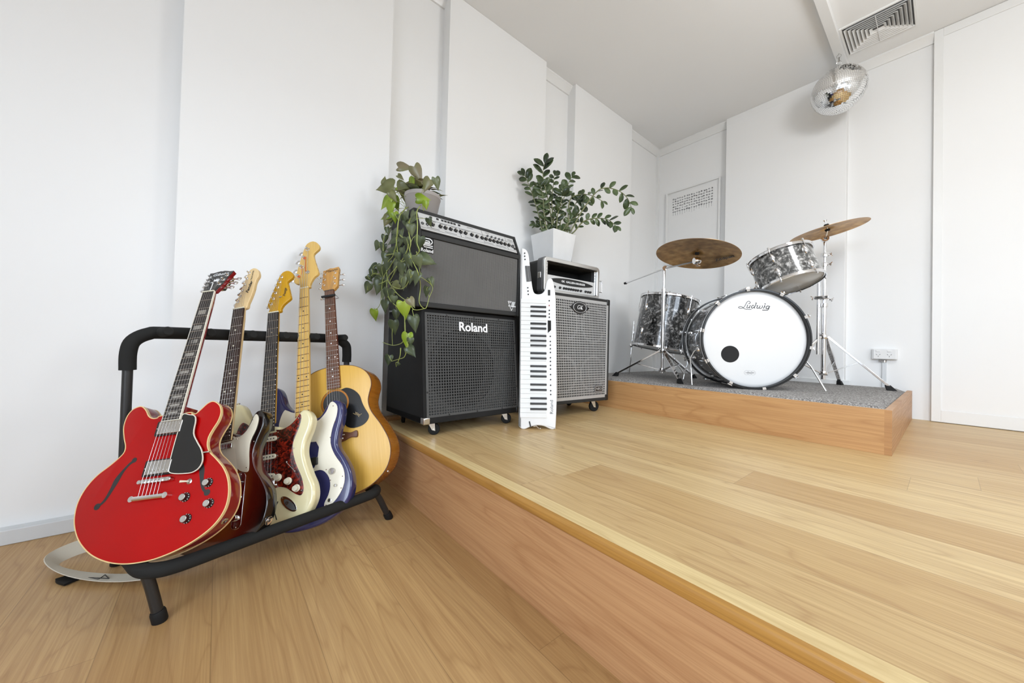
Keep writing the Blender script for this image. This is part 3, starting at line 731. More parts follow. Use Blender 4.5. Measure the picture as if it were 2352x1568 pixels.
def flat_head(t, L, outl, z0, z1, mat, tun, side, tmat='chrome', **kw):
    h = MB().prism(spline(outl, 4), z0, z1, .0022).build('headstock', mat, t)
    for x, y in tun:
        m = MB(); m.lathe([(0, z1), (.0058, z1), (.0058, z1+.0018), (.004, z1+.0026), (.0033, z1+.0026), (.0028, z1+.009), (.0032, z1+.0125), (0, z1+.013)] if not kw.get('big') else [(0, z1), (.010, z1), (.0095, z1+.002), (.0065, z1+.003), (.0055, z1+.008), (.0065, z1+.013), (0, z1+.0135)], 16, (x, y, 0))
        zz = z0-.004; e_ = kw.get('reach', .024)
        m.cyl((x, y, zz), (x-e_, y, zz), .0026, seg=8); m.box(x-.009, x+.009, y-.009, y+.009, zz-.005, zz+.0045)
        if kw.get('big'): m.sphere((x-e_-.011, y, zz), .014, 14, (1, .85, .25))
        else: m.sphere((x-e_-.004, y, zz), .0085, 12, (.9, .95, .5))
        m.build('tuning_peg', tmat, h)
    return h
# 2 --- sunburst single-cutaway (Telecaster type)
t = thing('electric_guitar', 'sunburst single-cutaway guitar with cream pickguard and pale maple headstock', 'guitar', posemat(.653, .013, .252, 44.552, 18.9, 12.241, 1.02), 'guitars in the floor rack')
L = .648
TO = spline([(.030, .186), (.044, .176), (.062, .182), (.076, .204), (.088, .234), (.103, .250), (.119, .247), (.129, .226), (.127, .192), (.112, .152), (.103, .112), (.114, .069), (.140, .028), (.159, -.01), (.164, -.05), (.156, -.09), (.132, -.124), (.09, -.148), (.03, -.158), (-.04, -.158), (-.1, -.145), (-.14, -.115), (-.16, -.07), (-.16, -.02), (-.14, .03), (-.115, .07), (-.105, .11), (-.115, .15), (-.133, .18), (-.138, .205), (-.12, .226), (-.08, .233), (-.045, .224), (-.030, .212)], 5)
MB().prism(TO, -.044, 0, .0042).build('body', 'burst', t)
neck(t, L, 22, .168, .0212, .0275, 'rosed', 'maplep', dots='plasticc', top=.0125)
MB().band([(-.0275, .168), (.0275, .168), (.0275, .20), (-.0275, .20)], .0072, .002, .001).build('neck_end', 'maplep', t)
g = MB().prism(spline([(-.027, .205), (-.040, .222), (-.075, .224), (-.105, .214), (-.120, .195), (-.112, .160), (-.098, .125), (-.092, .10), (-.070, .085), (-.042, .082), (-.042, .060), (.050, .060), (.055, .074), (.066, .066), (.080, .060), (.093, .060), (.094, .082), (.090, .12), (.092, .155), (.107, .19), (.112, .222), (.105, .238), (.097, .236), (.088, .214), (.075, .190), (.058, .176), (.040, .174), (.030, .178), (.028, .166), (-.027, .166)], 3), .0005, .003, .0006).build('pickguard', 'guardw', t)
screws(g, [(.044, .168), (.093, .222), (.103, .150), (.088, .072), (.05, .066), (-.09, .11), (-.11, .19)], .003)
MB().prism(rrect(-.034, .034, .140, .158, .004), .003, .010, .002).build('pickup', 'nickel', t)
br = MB().prism(rrect(-.043, .043, -.018, .066, .004), .0005, .002).build('bridge', 'chrome', t)
m = MB()
for x in (-.021, 0, .021): m.cyl((x-.009, 0, .007), (x+.009, 0, .007), .0038, seg=12)
parts(m, 'saddle', 'nickel', br); MB().prism(rrect(-.034, .034, .020, .040, .008), .002, .008, .001).build('pickup', 'guardk', br)
for i in range(6):
    x = -.026+.0104*i; MB().tube([(x, 0, .0165), (x, -.012, .004)], .0005, 6).build('string', 'nickel', t)
cp = MB().prism(rrect(.055, .087, -.103, .060, .0155, 6), .0005, .0022, .0006).build('control_plate', 'chrome', t)
for y in (-.012, -.070):
    m = MB(); m.lathe([(0, .0022), (.0092, .0022), (.0092, .015), (.0085, .0165), (0, .0165)], 20, (.071, y, 0)); m.build('knob', 'chrome', cp)
MB().box(.0695, .0725, .012, .048, .0021, .0026).build('switch_slot', 'ink', cp, smooth=False)
MB().cyl((.071, .032, .002), (.071, .034, .014), .0022, seg=10).cyl((.071, .034, .014), (.071, .035, .022), .0052, seg=12).build('switch_tip', 'chrome', cp)
screws(cp, [(.071, .054), (.071, -.097)], .0022)
jk = MB().lathe([(.004, .001), (.005, -.003), (.0125, .001), (.0135, .0008), (.0135, -.002)], 24, (.1575, -.094, -.022), (.88, -.47, 0)).build('jack_cup', 'chrome', t)
MB().lathe([(0, .0), (.0048, .0), (.0048, .0015), (0, .0015)], 14, (.1560, -.0933, -.022), (.88, -.47, 0)).build('socket', 'ink', jk)
MB().lathe([(0, 0), (.0035, 0), (.003, .006), (.006, .010), (0, .012)], 14, (.01, -.158, -.022), (0, -1, 0)).build('strap_button', 'nickel', t)
h_ = flat_head(t, L, [(-.0225, L+.002), (-.0245, .666), (-.0235, .675), (-.016, .696), (-.007, .730), (.004, .769), (.015, .806), (.022, .818), (.035, .822), (.049, .815), (.057, .797), (.058, .781), (.051, .768), (.046, .748), (.044, .727), (.037, .697), (.028, .670), (.0225, L+.002)], -.010, .0045, 'maplep', [(.020, .803), (.013, .779), (.007, .754), (.001, .729), (-.005, .705), (-.011, .683)], -1)
text('lettering', 'Fender', .0155, 'ink', h_, T3(.0265, .7385, .0050) @ Matrix.Rotation(radians(74), 4, 'Z'), .0002, .3, 1.15, .0004)
text('lettering', 'TELECASTER', .0075, 'ink', h_, T3(.0335, .789, .0050) @ Matrix.Rotation(radians(82), 4, 'Z'), .0002)
m = MB()
for i, (a, b) in enumerate([(-.011, .683), (-.005, .705), (.001, .729), (.007, .754), (.013, .779), (.020, .803)]): m.tube([(-.0165+.0066*i, L+.003, .013), (a+.003, b-.002, .0095)], .00045, 6)
parts(m, 'string_end', 'nickel', h_)

# 3 --- cream double-cutaway (Stratocaster type)
t = thing('electric_guitar', 'cream double-cutaway guitar with red tortoiseshell pickguard and amber headstock', 'guitar', posemat(.594, .141, .248, 49.25, 18.745, 11.636, 1.02), 'guitars in the floor rack')
SO = spline([(.030, .188), (.04, .181), (.056, .181), (.077, .191), (.1, .218), (.12, .234), (.142, .225), (.156, .196), (.150, .160), (.134, .12), (.129, .085), (.135, .05), (.150, .005), (.166, -.034), (.169, -.074), (.155, -.11), (.129, -.14), (.082, -.161), (.028, -.170), (-.04, -.165), (-.1, -.145), (-.14, -.11), (-.162, -.06), (-.16, -.01), (-.14, .04), (-.12, .08), (-.118, .12), (-.13, .17), (-.147, .22), (-.15, .26), (-.14, .288), (-.12, .297), (-.1, .28), (-.085, .25), (-.065, .22), (-.042, .204), (-.030, .202)], 5)
MB().prism(SO, -.045, 0, .012, 5).build('body', 'cream', t, angle=60)
neck(t, L, 21, .172, .0212, .0275, 'ebony', 'gold', dots='nickel', top=.0125)
SG = spline([(.029, .176), (.05, .174), (.077, .184), (.098, .202), (.112, .220), (.118, .205), (.112, .175), (.100, .145), (.091, .118), (.092, .086), (.104, .044), (.124, -.002), (.132, -.040), (.126, -.060), (.112, -.058), (.094, -.046), (.074, -.030), (.051, -.022), (.03, -.020), (.03, .012), (-.04, .012), (-.048, .03), (-.07, .05), (-.095, .075), (-.098, .12), (-.108, .16), (-.112, .19), (-.104, .212), (-.094, .222), (-.082, .218), (-.06, .2), (-.030, .185), (-.029, .168), (.029, .168)], 3)
g = MB().prism(SG, .0003, .0026, .0005).build('pickguard', 'tort', t); MB().band(SG, .0015, .0002, .0002).build('edge', 'guardw', g)
screws(g, [(.036, .166), (.108, .205), (.094, .1), (.124, -.046), (.04, -.014)], .0026)
for y, a in ((.146, 0), (.084, 0), (.022, -8)):
    pk = MB().prism(rrect(-.035, .035, -.0085, .0085, .008, 5), .0026, .0085, .0012).build('pickup', 'plasticc', t, mw=T3(0, y) @ Matrix.Rotation(radians(a), 4, 'Z'))
    m = MB()
    for i in range(6): m.lathe([(0, .0085), (.0024, .0085), (.0024, .0092), (0, .0092)], 10, (-.026+.0104*i, 0, 0))
    parts(m, 'pole_piece', 'grey', pk); screws(pk, [(-.0385, 0), (.0385, 0)], .0026, 'nickel', .002)
for x, y in ((.044, .010), (.079, -.008), (.108, -.036)):
    MB().lathe([(0, .0026), (.0125, .0026), (.0122, .0045), (.0100, .006), (.0088, .0145), (0, .0150)], 24, (x, y, 0)).build('knob', 'plasticc', t)
m = MB(); m.tube([(.071, .055, .003), (.099, .023, .003)], .0009, 6); m.lathe([(0, .0026), (.0026, .0026), (0, .004)], 10, (.071, .057, 0)).lathe([(0, .0026), (.0026, .0026), (0, .004)], 10, (.100, .021, 0)); parts(m, 'switch_piece', 'nickel', t)
br = MB().prism(rrect(-.040, .040, -.018, .010, .002), .0005, .003).build('bridge', 'chrome', t)
m = MB()
for i in range(6): m.box(-.0303+.0104*i, -.0223+.0104*i, -.012, .006, .003, .009)
parts(m, 'saddle', 'chrome', br, bevel=.0008)
m = MB(); m.tube([(.026, -.012, .004), (.032, -.012, .012), (.034, -.03, .020)], .0026, 8); m.build('tremolo_stub', 'chrome', br)
jm = T3(.083, -.082) @ Matrix.Rotation(radians(-45), 4, 'Z')
j = MB().prism([( .036*cos(a*pi/14), .0145*sin(a*pi/14)) for a in range(28)], .0004, .0026, .0006).build('jack_plate', 'chrome', t, mw=jm)
MB().prism([(.026*cos(a*pi/14)+.004, .0095*sin(a*pi/14)) for a in range(28)], .0025, .0029).build('recess', 'grey', j)
MB().lathe([(.0028, .0030), (.0052, .0030), (.005, .0052), (.003, .0052)], 16, (-.006, 0, 0)).build('socket', 'nickel', j)
screws(j, [(-.031, 0), (.031, 0)], .0026)
m = MB(); stroke(m, [(.0, -.088), (.035, -.088), (.046, -.068)], .0018, z=.0006, sub=1); stroke(m, [(0, -.098), (.035, -.098), (.044, -.125)], .0018, z=.0006, sub=1); parts(m, 'painted_line', 'ink', t)
MB().lathe([(0, 0), (.004, 0), (.003, .006), (.0065, .010), (0, .013)], 14, (-.130, .294, -.022), (-.3, .95, 0)).build('strap_button', 'chrome', t)
SH = [(-.0225, L+.004), (-.0205, .668), (-.028, .683), (-.028, .697), (-.013, .744), (.002, .785), (.013, .818), (.026, .836), (.044, .841), (.061, .832), (.070, .815), (.066, .801), (.055, .793), (.047, .785), (.050, .772), (.056, .745), (.063, .712), (.060, .702), (.047, .692), (.034, .680), (.026, .666), (.0225, L+.004)]
h_ = flat_head(t, L, SH, -.010, .0045, 'gold', [(.024, .813), (.017, .790), (.010, .766), (.002, .741), (-.006, .716), (-.013, .692)], -1)
text('lettering', 'Prestige', .0155, 'ink', h_, T3(.0395, .738, .0050) @ Matrix.Rotation(radians(83), 4, 'Z'), .0002, .4, .75, .0002)
m = MB(); m.lathe([(0, .0045), (.003, .0045), (.003, .008), (0, .008)], 10, (.024, .717, 0)); m.box(.018, .030, .715, .719, .008, .010); m.build('string_tree', 'chrome', h_)
m = MB()
for i, (a, b) in enumerate([(-.013, .692), (-.006, .716), (.002, .741), (.010, .766), (.017, .790), (.024, .813)]): m.tube([(-.0165+.0066*i, L+.003, .013), (a+.003, b-.002, .0095)], .00045, 6)
parts(m, 'string_end', 'nickel', h_)

# 4 --- blue bass
t = thing('bass_guitar', 'navy blue four-string bass with white pickguard and maple neck', 'bass guitar', posemat(.601, .255, .182, 46.647, 19.351, 13.79, 1.02), 'guitars in the floor rack')
L = .864
BO = spline([(.032, .278), (.042, .273), (.064, .278), (.087, .311), (.114, .330), (.143, .320), (.153, .288), (.147, .244), (.131, .187), (.131, .145), (.156, .099), (.177, .047), (.180, -.007), (.164, -.052), (.130, -.085), (.07, -.110), (0, -.120), (-.07, -.115), (-.13, -.085), (-.165, -.04), (-.17, .01), (-.15, .07), (-.125, .12), (-.12, .17), (-.13, .24), (-.148, .31), (-.158, .37), (-.152, .412), (-.132, .431), (-.112, .427), (-.096, .402), (-.083, .360), (-.064, .334), (-.045, .322), (-.032, .320)], 5)
MB().prism(BO, -.045, 0, .011, 5).build('body', 'blue', t, angle=60)
neck(t, L, 20, fret(20, L)-.006, .0195, .031, 'maple', 'maple', fretmat='rose', dots='ink', top=.0125, strings=4, sw=.0100, ws=.0145, dd=.016, dr=.0028)
BG = spline([(-.033, .302), (-.05, .314), (-.068, .325), (-.076, .327), (-.086, .312), (-.095, .285), (-.097, .262), (-.094, .235), (-.09, .21), (-.086, .18), (.05, .18), (.05, .10), (.03, .074), (.062, .074), (.082, .064), (.098, .040), (.102, .010), (.094, -.020), (.080, -.044), (.082, -.060), (.100, -.056), (.128, -.034), (.150, .000), (.156, .034), (.148, .072), (.120, .118), (.105, .165), (.112, .215), (.130, .262), (.134, .300), (.118, .322), (.104, .317), (.090, .288), (.064, .263), (.045, .258), (.034, .262), (.032, .255), (-.032, .255)], 3)
g = MB().prism(BG, .0005, .003, .0005).build('pickguard', 'guardp', t)
screws(g, [(.118, .305), (.124, .24), (.105, .185), (.142, .09), (.148, .035), (.088, .07), (.103, .03), (.142, -.005), (.086, -.052)], .003, 'rose', .002)
MB().prism(rrect(.0, .058, .094, .122, .004), .003, .012, .001).build('pickup', 'black', t); MB().prism(rrect(-.058, .0, .122, .15, .004), .003, .012, .001).build('pickup', 'black', t)
for x, y, r in ((.112, .060, .0115), (.124, .008, .0052)): MB().lathe([(0, .003), (r, .003), (r, .012), (r*.9, .0135), (0, .0138)], 22, (x, y, 0)).build('knob', 'nickel', t)
j = MB().lathe([(.0035, .003), (.0075, .003), (.007, .0052), (.0045, .0055)], 18, (.100, -.038, 0)).build('jack', 'nickel', t); MB().lathe([(0, .0031), (.0045, .0031), (0, .0033)], 14, (.100, -.038, 0)).build('socket', 'ink', j)
br = MB().prism(rrect(-.035, .035, -.022, .022, .002), .0005, .003).build('bridge', 'chrome', t)
m = MB()
for i in range(4): m.cyl((-.037+.02*i, 0, .008), (-.023+.02*i, 0, .008), .0042, seg=12)
parts(m, 'saddle', 'chrome', br)
MB().lathe([(0, 0), (.004, 0), (.003, .006), (.0065, .010), (0, .013)], 14, (-.134, .430, -.022), (-.3, .95, 0)).build('strap_button', 'chrome', t)
BH = [(-.021, L+.004), (-.024, .893), (-.037, .898), (-.048, .907), (-.050, .922), (-.038, .962), (-.020, 1.033), (-.002, 1.092), (.011, 1.111), (.034, 1.117), (.054, 1.105), (.066, 1.084), (.064, 1.066), (.050, 1.054), (.039, 1.040), (.044, 1.009), (.056, .962), (.061, .938), (.056, .926), (.043, .918), (.030, .900), (.0225, .880), (.021, L+.004)]
h_ = flat_head(t, L, BH, -.010, .0045, 'maple', [(.012, 1.074), (-.002, 1.029), (-.014, .982), (-.028, .935)], -1, big=True, reach=.034)
MB().lathe([(0, .0045), (.0095, .0045), (.0085, .007), (0, .009)], 18, (.013, .949, 0)).build('string_tree', 'nickel', h_)
m = MB(); m.tube([(.003, 1.029, .010), (.004, .955, .008)], .0016, 6).tube([(-.011, .982, .010), (-.012, .940, .010)], .0011, 6)
for x, y in ((-.002, 1.029), (-.028, .935)): m.torus((x+.003, y-.003, .011), (.2, 0, 1), .005, .0022, 14, 6)
parts(m, 'string_winding', 'orange', h_)
m = MB()
for i, (a, b) in enumerate([(-.028, .935), (-.014, .982), (-.002, 1.029), (.012, 1.074)]): m.tube([(-.0145+.0097*i, L+.003, .014), (a+.005, b-.003, .011)], .0010, 6)
parts(m, 'string_end', 'nickel', h_)

# 5 --- acoustic
t = thing('acoustic_guitar', 'honey-coloured acoustic guitar with black pickguard and capo, furthest in the rack', 'guitar', posemat(.508, .386, .355, 49.107, 14.351, 11.854, 1.02), 'guitars in the floor rack')
L = .648
hf = [(0, .297), (.039, .295), (.086, .284), (.126, .260), (.150, .226), (.155, .190), (.143, .152), (.137, .120), (.147, .078), (.184, .014), (.210, -.050), (.211, -.108), (.184, -.165), (.125, -.210), (.05, -.234)]
AO = spline(hf+[(0, -.238)]+[(-x, y) for x, y in reversed(hf[1:])], 5)
MB().prism(AO, -.112, -.0008, .002).build('body', 'acside', t); MB().prism(AO, -.004, .0006, .0010).build('top', 'spruce', t)
MB().band(AO, .0010, -.003, .0016).build('binding', 'rose', t); MB().band(AO, -.1125, -.109, .001).build('binding', 'rose', t)
neck(t, L, 20, .197, .0215, .0285, 'rose', 'mahog', dots='inkw', top=.012, sw=.0108/2*1.0, dd=.013, dotfr=(3, 5, 7, 9, 12, 15, 17), nut='rosed')
HC = (0, .137)
MB().lathe([(0, .0005), (.0505, .0005), (.0505, .0011), (0, .0011)], 48, (HC[0], HC[1], 0)).build('sound_hole', 'ink', t)
MB().lathe([(.0505, .0006), (.0505, .0022), (.0575, .0022), (.0575, .0006)], 48, (HC[0], HC[1], 0)).build('rosette', 'acside', t); MB().lathe([(.0585, .0007), (.0585, .0013), (.0600, .0013), (.0600, .0007)], 48, (HC[0], HC[1], 0)).build('rosette', 'rose', t)
gp = []
for a in range(-62, 66, 8): gp.append((HC[0]+.0578*cos(radians(a)), HC[1]+.0578*sin(radians(a))))
gp = [(.027, .088)]+gp[0:]+[(.028, .193)]
PG = [(.030, .1905), (.048, .194), (.068, .187), (.088, .172), (.104, .150), (.112, .120), (.122, .094), (.136, .064), (.130, .044), (.110, .028), (.080, .022), (.055, .026), (.038, .040), (.030, .062), (.027, .086)]
PG = [tuple(p) for p in spline(PG, 4, False)]+[(HC[0]+.0578*cos(radians(a)), HC[1]+.0578*sin(radians(a))) for a in range(-58, 66, 8)]
g = MB().prism(PG, .0006, .0022).build('pickguard', 'guardk', t)
m = MB()
for q in ([(.072, .082), (.084, .074), (.098, .071), (.108, .074)], [(.078, .078), (.09, .080), (.1, .066)], [(.082, .086), (.092, .070), (.096, .062)]): stroke(m, q, .0007, z=.0024)
m.build('signature', 'inkg', g)
b1 = spline([(-.085, .010), (-.06, .006), (-.03, .014), (0, .016), (.03, .014), (.06, .006), (.085, .010), (.085, -.016), (.06, -.014), (.03, -.024), (0, -.028), (-.03, -.024), (-.06, -.014), (-.085, -.016)], 4)
br = MB().prism(b1, .0006, .0095, .002).build('bridge', 'rose', t)
MB().box(-.037, .037, .000, .003, .0095, .0125).build('saddle', 'plasticc', br, bevel=.0006)
m = MB()
for i in range(6): m.lathe([(0, .0095), (.0034, .0095), (.0026, .0125), (0, .013)], 12, (-.027+.0108*i, -.012, 0))
parts(m, 'bridge_pin', 'inkw', br)
cap_ = MB().tube([(-.029, L-.030, .021), (.031, L-.030, .021)], .0052, 12).build('capo', 'felt', t)
MB().tube([(-.028, L-.030, .018), (-.033, L-.030, .0), (-.030, L-.030, -.018), (0, L-.03, -.022), (.030, L-.030, -.016), (.032, L-.030, .012)], .0016, 8).torus((-.036, L-.034, .006), (0, 1, 0), .006, .0018, 16, 6).build('clamp', 'chrome', cap_)
HM = T3(0, L+.003, .0095) @ Matrix.Rotation(radians(-12), 4, 'X')
hd = [(-.0225, 0), (-.036, .018), (-.0355, .05), (-.0345, .090), (-.0355, .118), (-.022, .120), (-.005, .128), (.010, .126), (.036, .130), (.040, .118), (.0375, .085), (.0365, .05), (.037, .018), (.0225, 0)]
h_ = MB().prism(hd, -.0145, .0008, .0015).build('headstock', 'achead', t, mw=HM)
for x, y in ((-.024, .033), (-.024, .064), (-.024, .095), (.024, .033), (.024, .064), (.024, .095)):
    s = -1 if x < 0 else 1
    m = MB(); m.lathe([(0, .0008), (.0052, .0008), (.0052, .0026), (.0030, .0034), (.0026, .012), (0, .0125)], 14, (x, y, 0))
    m.cyl((x, y, -.018), (x+s*.024, y, -.018), .0020, seg=8); m.box(x-.007, x+.007, y-.008, y+.008, -.023, -.0145); m.sphere((x+s*.030, y, -.018), .008, 12, (1, .7, .45)); m.build('tuning_peg', 'chrome', h_)
m = MB()
for i, (px_, py_) in enumerate([(-.024, .033), (-.024, .064), (-.024, .095), (.024, .095), (.024, .064), (.024, .033)]): m.tube([(-.0165+.0066*i, .002, .0035), (px_*.9, py_-.003, .006)], .0005, 6)
parts(m, 'string_end', 'nickel', h_)
m = MB()
for k_ in range(5):
    a = k_*.7; m.tube(spline([(-.034, .05+.01*k_, .004), (-.048-.004*k_, .066+.008*sin(a), .012), (-.052, .09+.006*k_, .006), (-.040, .105, -.004), (-.036, .085-.008*k_, -.008)], 4, False), .0004, 5)
parts(m, 'loose_string', 'nickel', h_)
text('lettering', 'Maton', .020, 'rosed', h_, T3(.003, .112, .0012) @ Matrix.Rotation(radians(6), 4, 'Z'), .0002, .4, 1.1)
MB().lathe([(0, 0), (.0045, 0), (.0035, .004), (.0065, .008), (0, .010)], 14, (.183, -.170, -.030), (.75, -.66, 0)).build('output_jack', 'chrome', t)

# ------------------------------------------------------------------ guitar rack (e_d runs along the rack, e_b to the wall)
ed_ = Vector((-.192, .677, 0)).normalized(); eb = Vector((-ed_.y, ed_.x, 0))
t = thing('guitar_rack', 'black tubular floor rack with foam-covered bars holding five guitars', 'guitar rack', frame((.783, -.097, 0), ed_, eb, (0, 0, 1)))
TZ = .100
m = MB(); fr_ = spline([(-.036, .30, .10), (-.036, .12, .128), (-.034, .035, .137), (-.014, -.006, .14), (.035, -.024, .14), (.18, -.024, .14), (.36, -.024, .14), (.55, -.024, .14), (.612, -.020, .14), (.642, .008, .139), (.652, .07, .13), (.700, .30, .10)], 5, False)
m.tube(fr_, .0185, 16); m.build('front_tube', 'foam', t)
MB().tube([(-.030, .345, TZ), (.704, .345, TZ)], .0125, 14).tube([(-.030, .29, TZ), (-.030, .35, TZ)], .0125, 14).tube([(.704, .29, TZ), (.704, .35, TZ)], .0125, 14).build('rear_tube', 'rackpaint', t)
MB().tube([(-.034, .250, .088), (.690, .250, .088)], .012, 14).build('rest_tube', 'foam', t)
for p, q in (((-.026, .010, .128), (0, -.002, .004)), ((.640, .010, .128), (.7045, .0, .004)), ((-.026, .33, TZ-.005), (-.02, .43, .004)), ((.700, .33, TZ-.005), (.70, .43, .004))):
    p, q = Vector(p), Vector(q); mid = p+(q-p)*.32+Vector((0, 0, .006)); sgn = q.y-p.y
    lg = MB().tube(spline([p, mid, q+(p-q)*.15, q+(p-q)*.03], 4, False), .0125, 12).build('leg', 'rackpaint', t)
    d_ = (q-mid).normalized(); MB().lathe([(0, -.006), (.0145, -.006), (.0165, .0), (.0165, .022), (.0150, .026), (0, .026)], 18, q-d_*.020, d_).build('rubber_foot', 'rubber', lg)
for x in (-.022, .712):
    MB().tube([(x, .372, TZ-.02), (x, .372, .66)], .0128, 14).build('upright', 'rackpaint', t)
m = MB().tube(spline([(-.022, .372, .635), (-.022, .372, .690), (-.012, .372, .728), (.022, .372, .752), (.07, .372, .757), (.34, .372, .757), (.61, .372, .757), (.66, .372, .752), (.704, .372, .728), (.712, .372, .690), (.712, .372, .645)], 5, False), .0205, 16)
m.build('top_rail', 'foam', t)
for x in (.052, .162, .288, .403, .524, .652):
    MB().tube([(x, .372, .758), (x, .290, .762), (x, .283, .762)], [.0165, .0150, .0115], 16).build('peg', 'foam', t)
# strap of the red guitar, trailing on the floor
def ribbon(mb, pts, w, up=(0, 0, 1), th=.0022):
    P = [Vector(p[:3]) for p in pts]; tw = [p[3] if len(p) > 3 else 0 for p in pts]; Q = spline([tuple(p)+(a,) for p, a in zip(P, tw)], 6, False)
    R = []
    for i, q in enumerate(Q):
        a = Q[max(i-1, 0)]; b = Q[min(i+1, len(Q)-1)]; T_ = Vector((b[0]-a[0], b[1]-a[1], b[2]-a[2])).normalized()
        sd = T_.cross(Vector(up)).normalized(); nn = sd.cross(T_).normalized(); an = radians(q[3])
        s2 = sd*cos(an)+nn*sin(an); n2 = nn*cos(an)-sd*sin(an); c = Vector(q[:3])
        R.append([c-s2*w/2-n2*th/2, c+s2*w/2-n2*th/2, c+s2*w/2+n2*th/2, c-s2*w/2+n2*th/2])
    return mb.rings(R)
t = thing('guitar_strap', 'off-white canvas guitar strap looped on the floor under the red guitar', 'guitar strap')
ribbon(MB(), [(.33, -.20, .055, 80), (.27, -.29, .045, 80), (.265, -.355, .035, 75), (.30, -.385, .026, 50), (.38, -.335, .016, 25), (.47, -.25, .012, 10), (.54, -.16, .014, 8), (.58, -.09, .02, 30), (.57, -.02, .04, 65), (.50, .01, .06, 80)], .045).build('webbing', 'strap', t)
ribbon(MB(), [(.385, -.335, .006, 0), (.40, -.33, .005, 0), (.43, -.31, .006, 0)], .045, th=.006).build('buckle', 'rubber', t)
ribbon(MB(), [(.55, -.10, .024, 25), (.575, -.06, .032, 25), (.58, -.02, .04, 30)], .05, th=.003).build('leather_end', 'rubber', t)
m = MB()
for a, b in (((.455, -.28), (.485, -.255)), ((.485, -.255), (.465, -.245)), ((.465, -.245), (.497, -.232)), ((.455, -.28), (.497, -.232))): m.tube([(a[0], a[1], .0155), (b[0], b[1], .0155)], .0012, 5)
m.build('stitching', 'ink', t)

# ------------------------------------------------------------------ amplifiers
def FR(x, z, off=0): return frame((x, -off, z), (1, 0, 0), (0, 0, 1))     # writing / fittings on a front face
def plate_hole(mb, x0, x1, y0, y1, c, r, z, seg=48):
    cx, cy = c; O, I = [], []
    for k in range(seg):
        a = 2*pi*k/seg; dx, dy = cos(a), sin(a); I.append((cx+r*dx, cy+r*dy, z))
        tt = min([q for q in ((x1-cx)/dx if dx > 1e-6 else 9, (x0-cx)/dx if dx < -1e-6 else 9, (y1-cy)/dy if dy > 1e-6 else 9, (y0-cy)/dy if dy < -1e-6 else 9)])
        O.append((cx+dx*tt, cy+dy*tt, z))
    return mb.rings([O, I], False)
def grille(x0, x1, y0, y1, nx, ny, bw, z0, z1):
    m = MB()
    for i in range(nx+1): x = x0+(x1-x0)*i/nx; m.box(x-bw/2, x+bw/2, y0, y1, z0, z1)
    for j in range(ny+1): y = y0+(y1-y0)*j/ny; m.box(x0, x1, y-bw/2, y+bw/2, z0+.0002, z1+.0002)
    return m
def caster(t, x, y, z, r, w, ang, fork='nickel'):
    a = radians(ang); d = Vector((cos(a), sin(a), 0)); s_ = Vector((-d.y, d.x, 0)); top = Vector((x, y, z)); c = Vector((x, y, r))+d*r*.55
    m = MB()
    for sg in (-1, 1):
        o = s_*(w/2+.003)*sg; th = s_*.0015*sg
        q = [top+d*-.016+o, top+d*.020+o, c+d*.008+o-Vector((0, 0, .008)), c-d*.008+o-Vector((0, 0, .004))]
        m.hexa([q[0], q[1], q[2], q[3], q[0]+th, q[1]+th, q[2]+th, q[3]+th])
    m.hexa([top+d*-.020-s_*(w/2+.004)-Vector((0, 0, .003)), top+d*.022-s_*(w/2+.004)-Vector((0, 0, .003)), top+d*.022+s_*(w/2+.004)-Vector((0, 0, .003)), top+d*-.020+s_*(w/2+.004)-Vector((0, 0, .003)), top+d*-.020-s_*(w/2+.004), top+d*.022-s_*(w/2+.004), top+d*.022+s_*(w/2+.004), top+d*-.020+s_*(w/2+.004)])
    k = m.build('caster', fork, t, smooth=False)
    MB().lathe([(.004, -w/2), (r*.55, -w/2), (r*.9, -w/2+.001), (r, -w*.3), (r, w*.3), (r*.9, w/2-.001), (r*.55, w/2), (.004, w/2)], 24, c, s_).build('wheel', 'rubber', k)
    MB().cyl(c-s_*(w/2+.005), c+s_*(w/2+.005), .004, seg=10).build('axle', 'chrome', k)
def knobp(parent, x, y, z, r, h, mat='black', cap=True, mw=None):
    m = MB().lathe([(0, z), (r, z), (r*.92, z+h*.6), (r*.62, z+h*.72), (r*.58, z+h), (0, z+h)], 16, (x, y, 0))
    o = m.build('knob', mat, parent)
    if cap: MB().lathe([(0, z+h), (r*.5, z+h), (r*.46, z+h+.0008), (0, z+h+.001)], 12, (x, y, 0)).build('cap', 'satin', o)
    return o
# keyboard amplifier, bottom of the stack
t = thing('keyboard_amplifier', 'black keyboard amplifier on casters, bottom of the stack, square-hole metal grille', 'amplifier', azframe((.534, .755, PZ), 91.8))
w_, d_, zb, zt, st = .618, .447, .066, .622, .058
m = MB().rings([[(x, .034, zb+.012), (x, .034+st, zt-.012), (x, d_-.002, zt-.012), (x, d_-.002, zb+.012)] for x in (.012, w_-.012)]); m.build('cabinet', 'tolex', t)
SF = frame((0, 0, zb), (1, 0, 0), (0, st, zt-zb)); Hs = sqrt(st*st+(zt-zb)**2)
m = MB()     # sides, top and bottom boards standing proud of the baffle
for x0, x1 in ((0, .017), (w_-.017, w_)): m.rings([[(x, 0, zb), (x, st, zt), (x, d_, zt), (x, d_, zb)] for x in (x0, x1)])
m.hexa([(0, 0, zb), (w_, 0, zb), (w_, d_, zb), (0, d_, zb), (0, .004, zb+.034), (w_, .004, zb+.034), (w_, d_, zb+.034), (0, d_, zb+.034)])
m.hexa([(0, st-.0025, zt-.022), (w_, st-.0025, zt-.022), (w_, d_, zt-.022), (0, d_, zt-.022), (0, st, zt), (w_, st, zt), (w_, d_, zt), (0, d_, zt)])
parts(m, 'cabinet_board', 'tolex', t, bevel=.004)
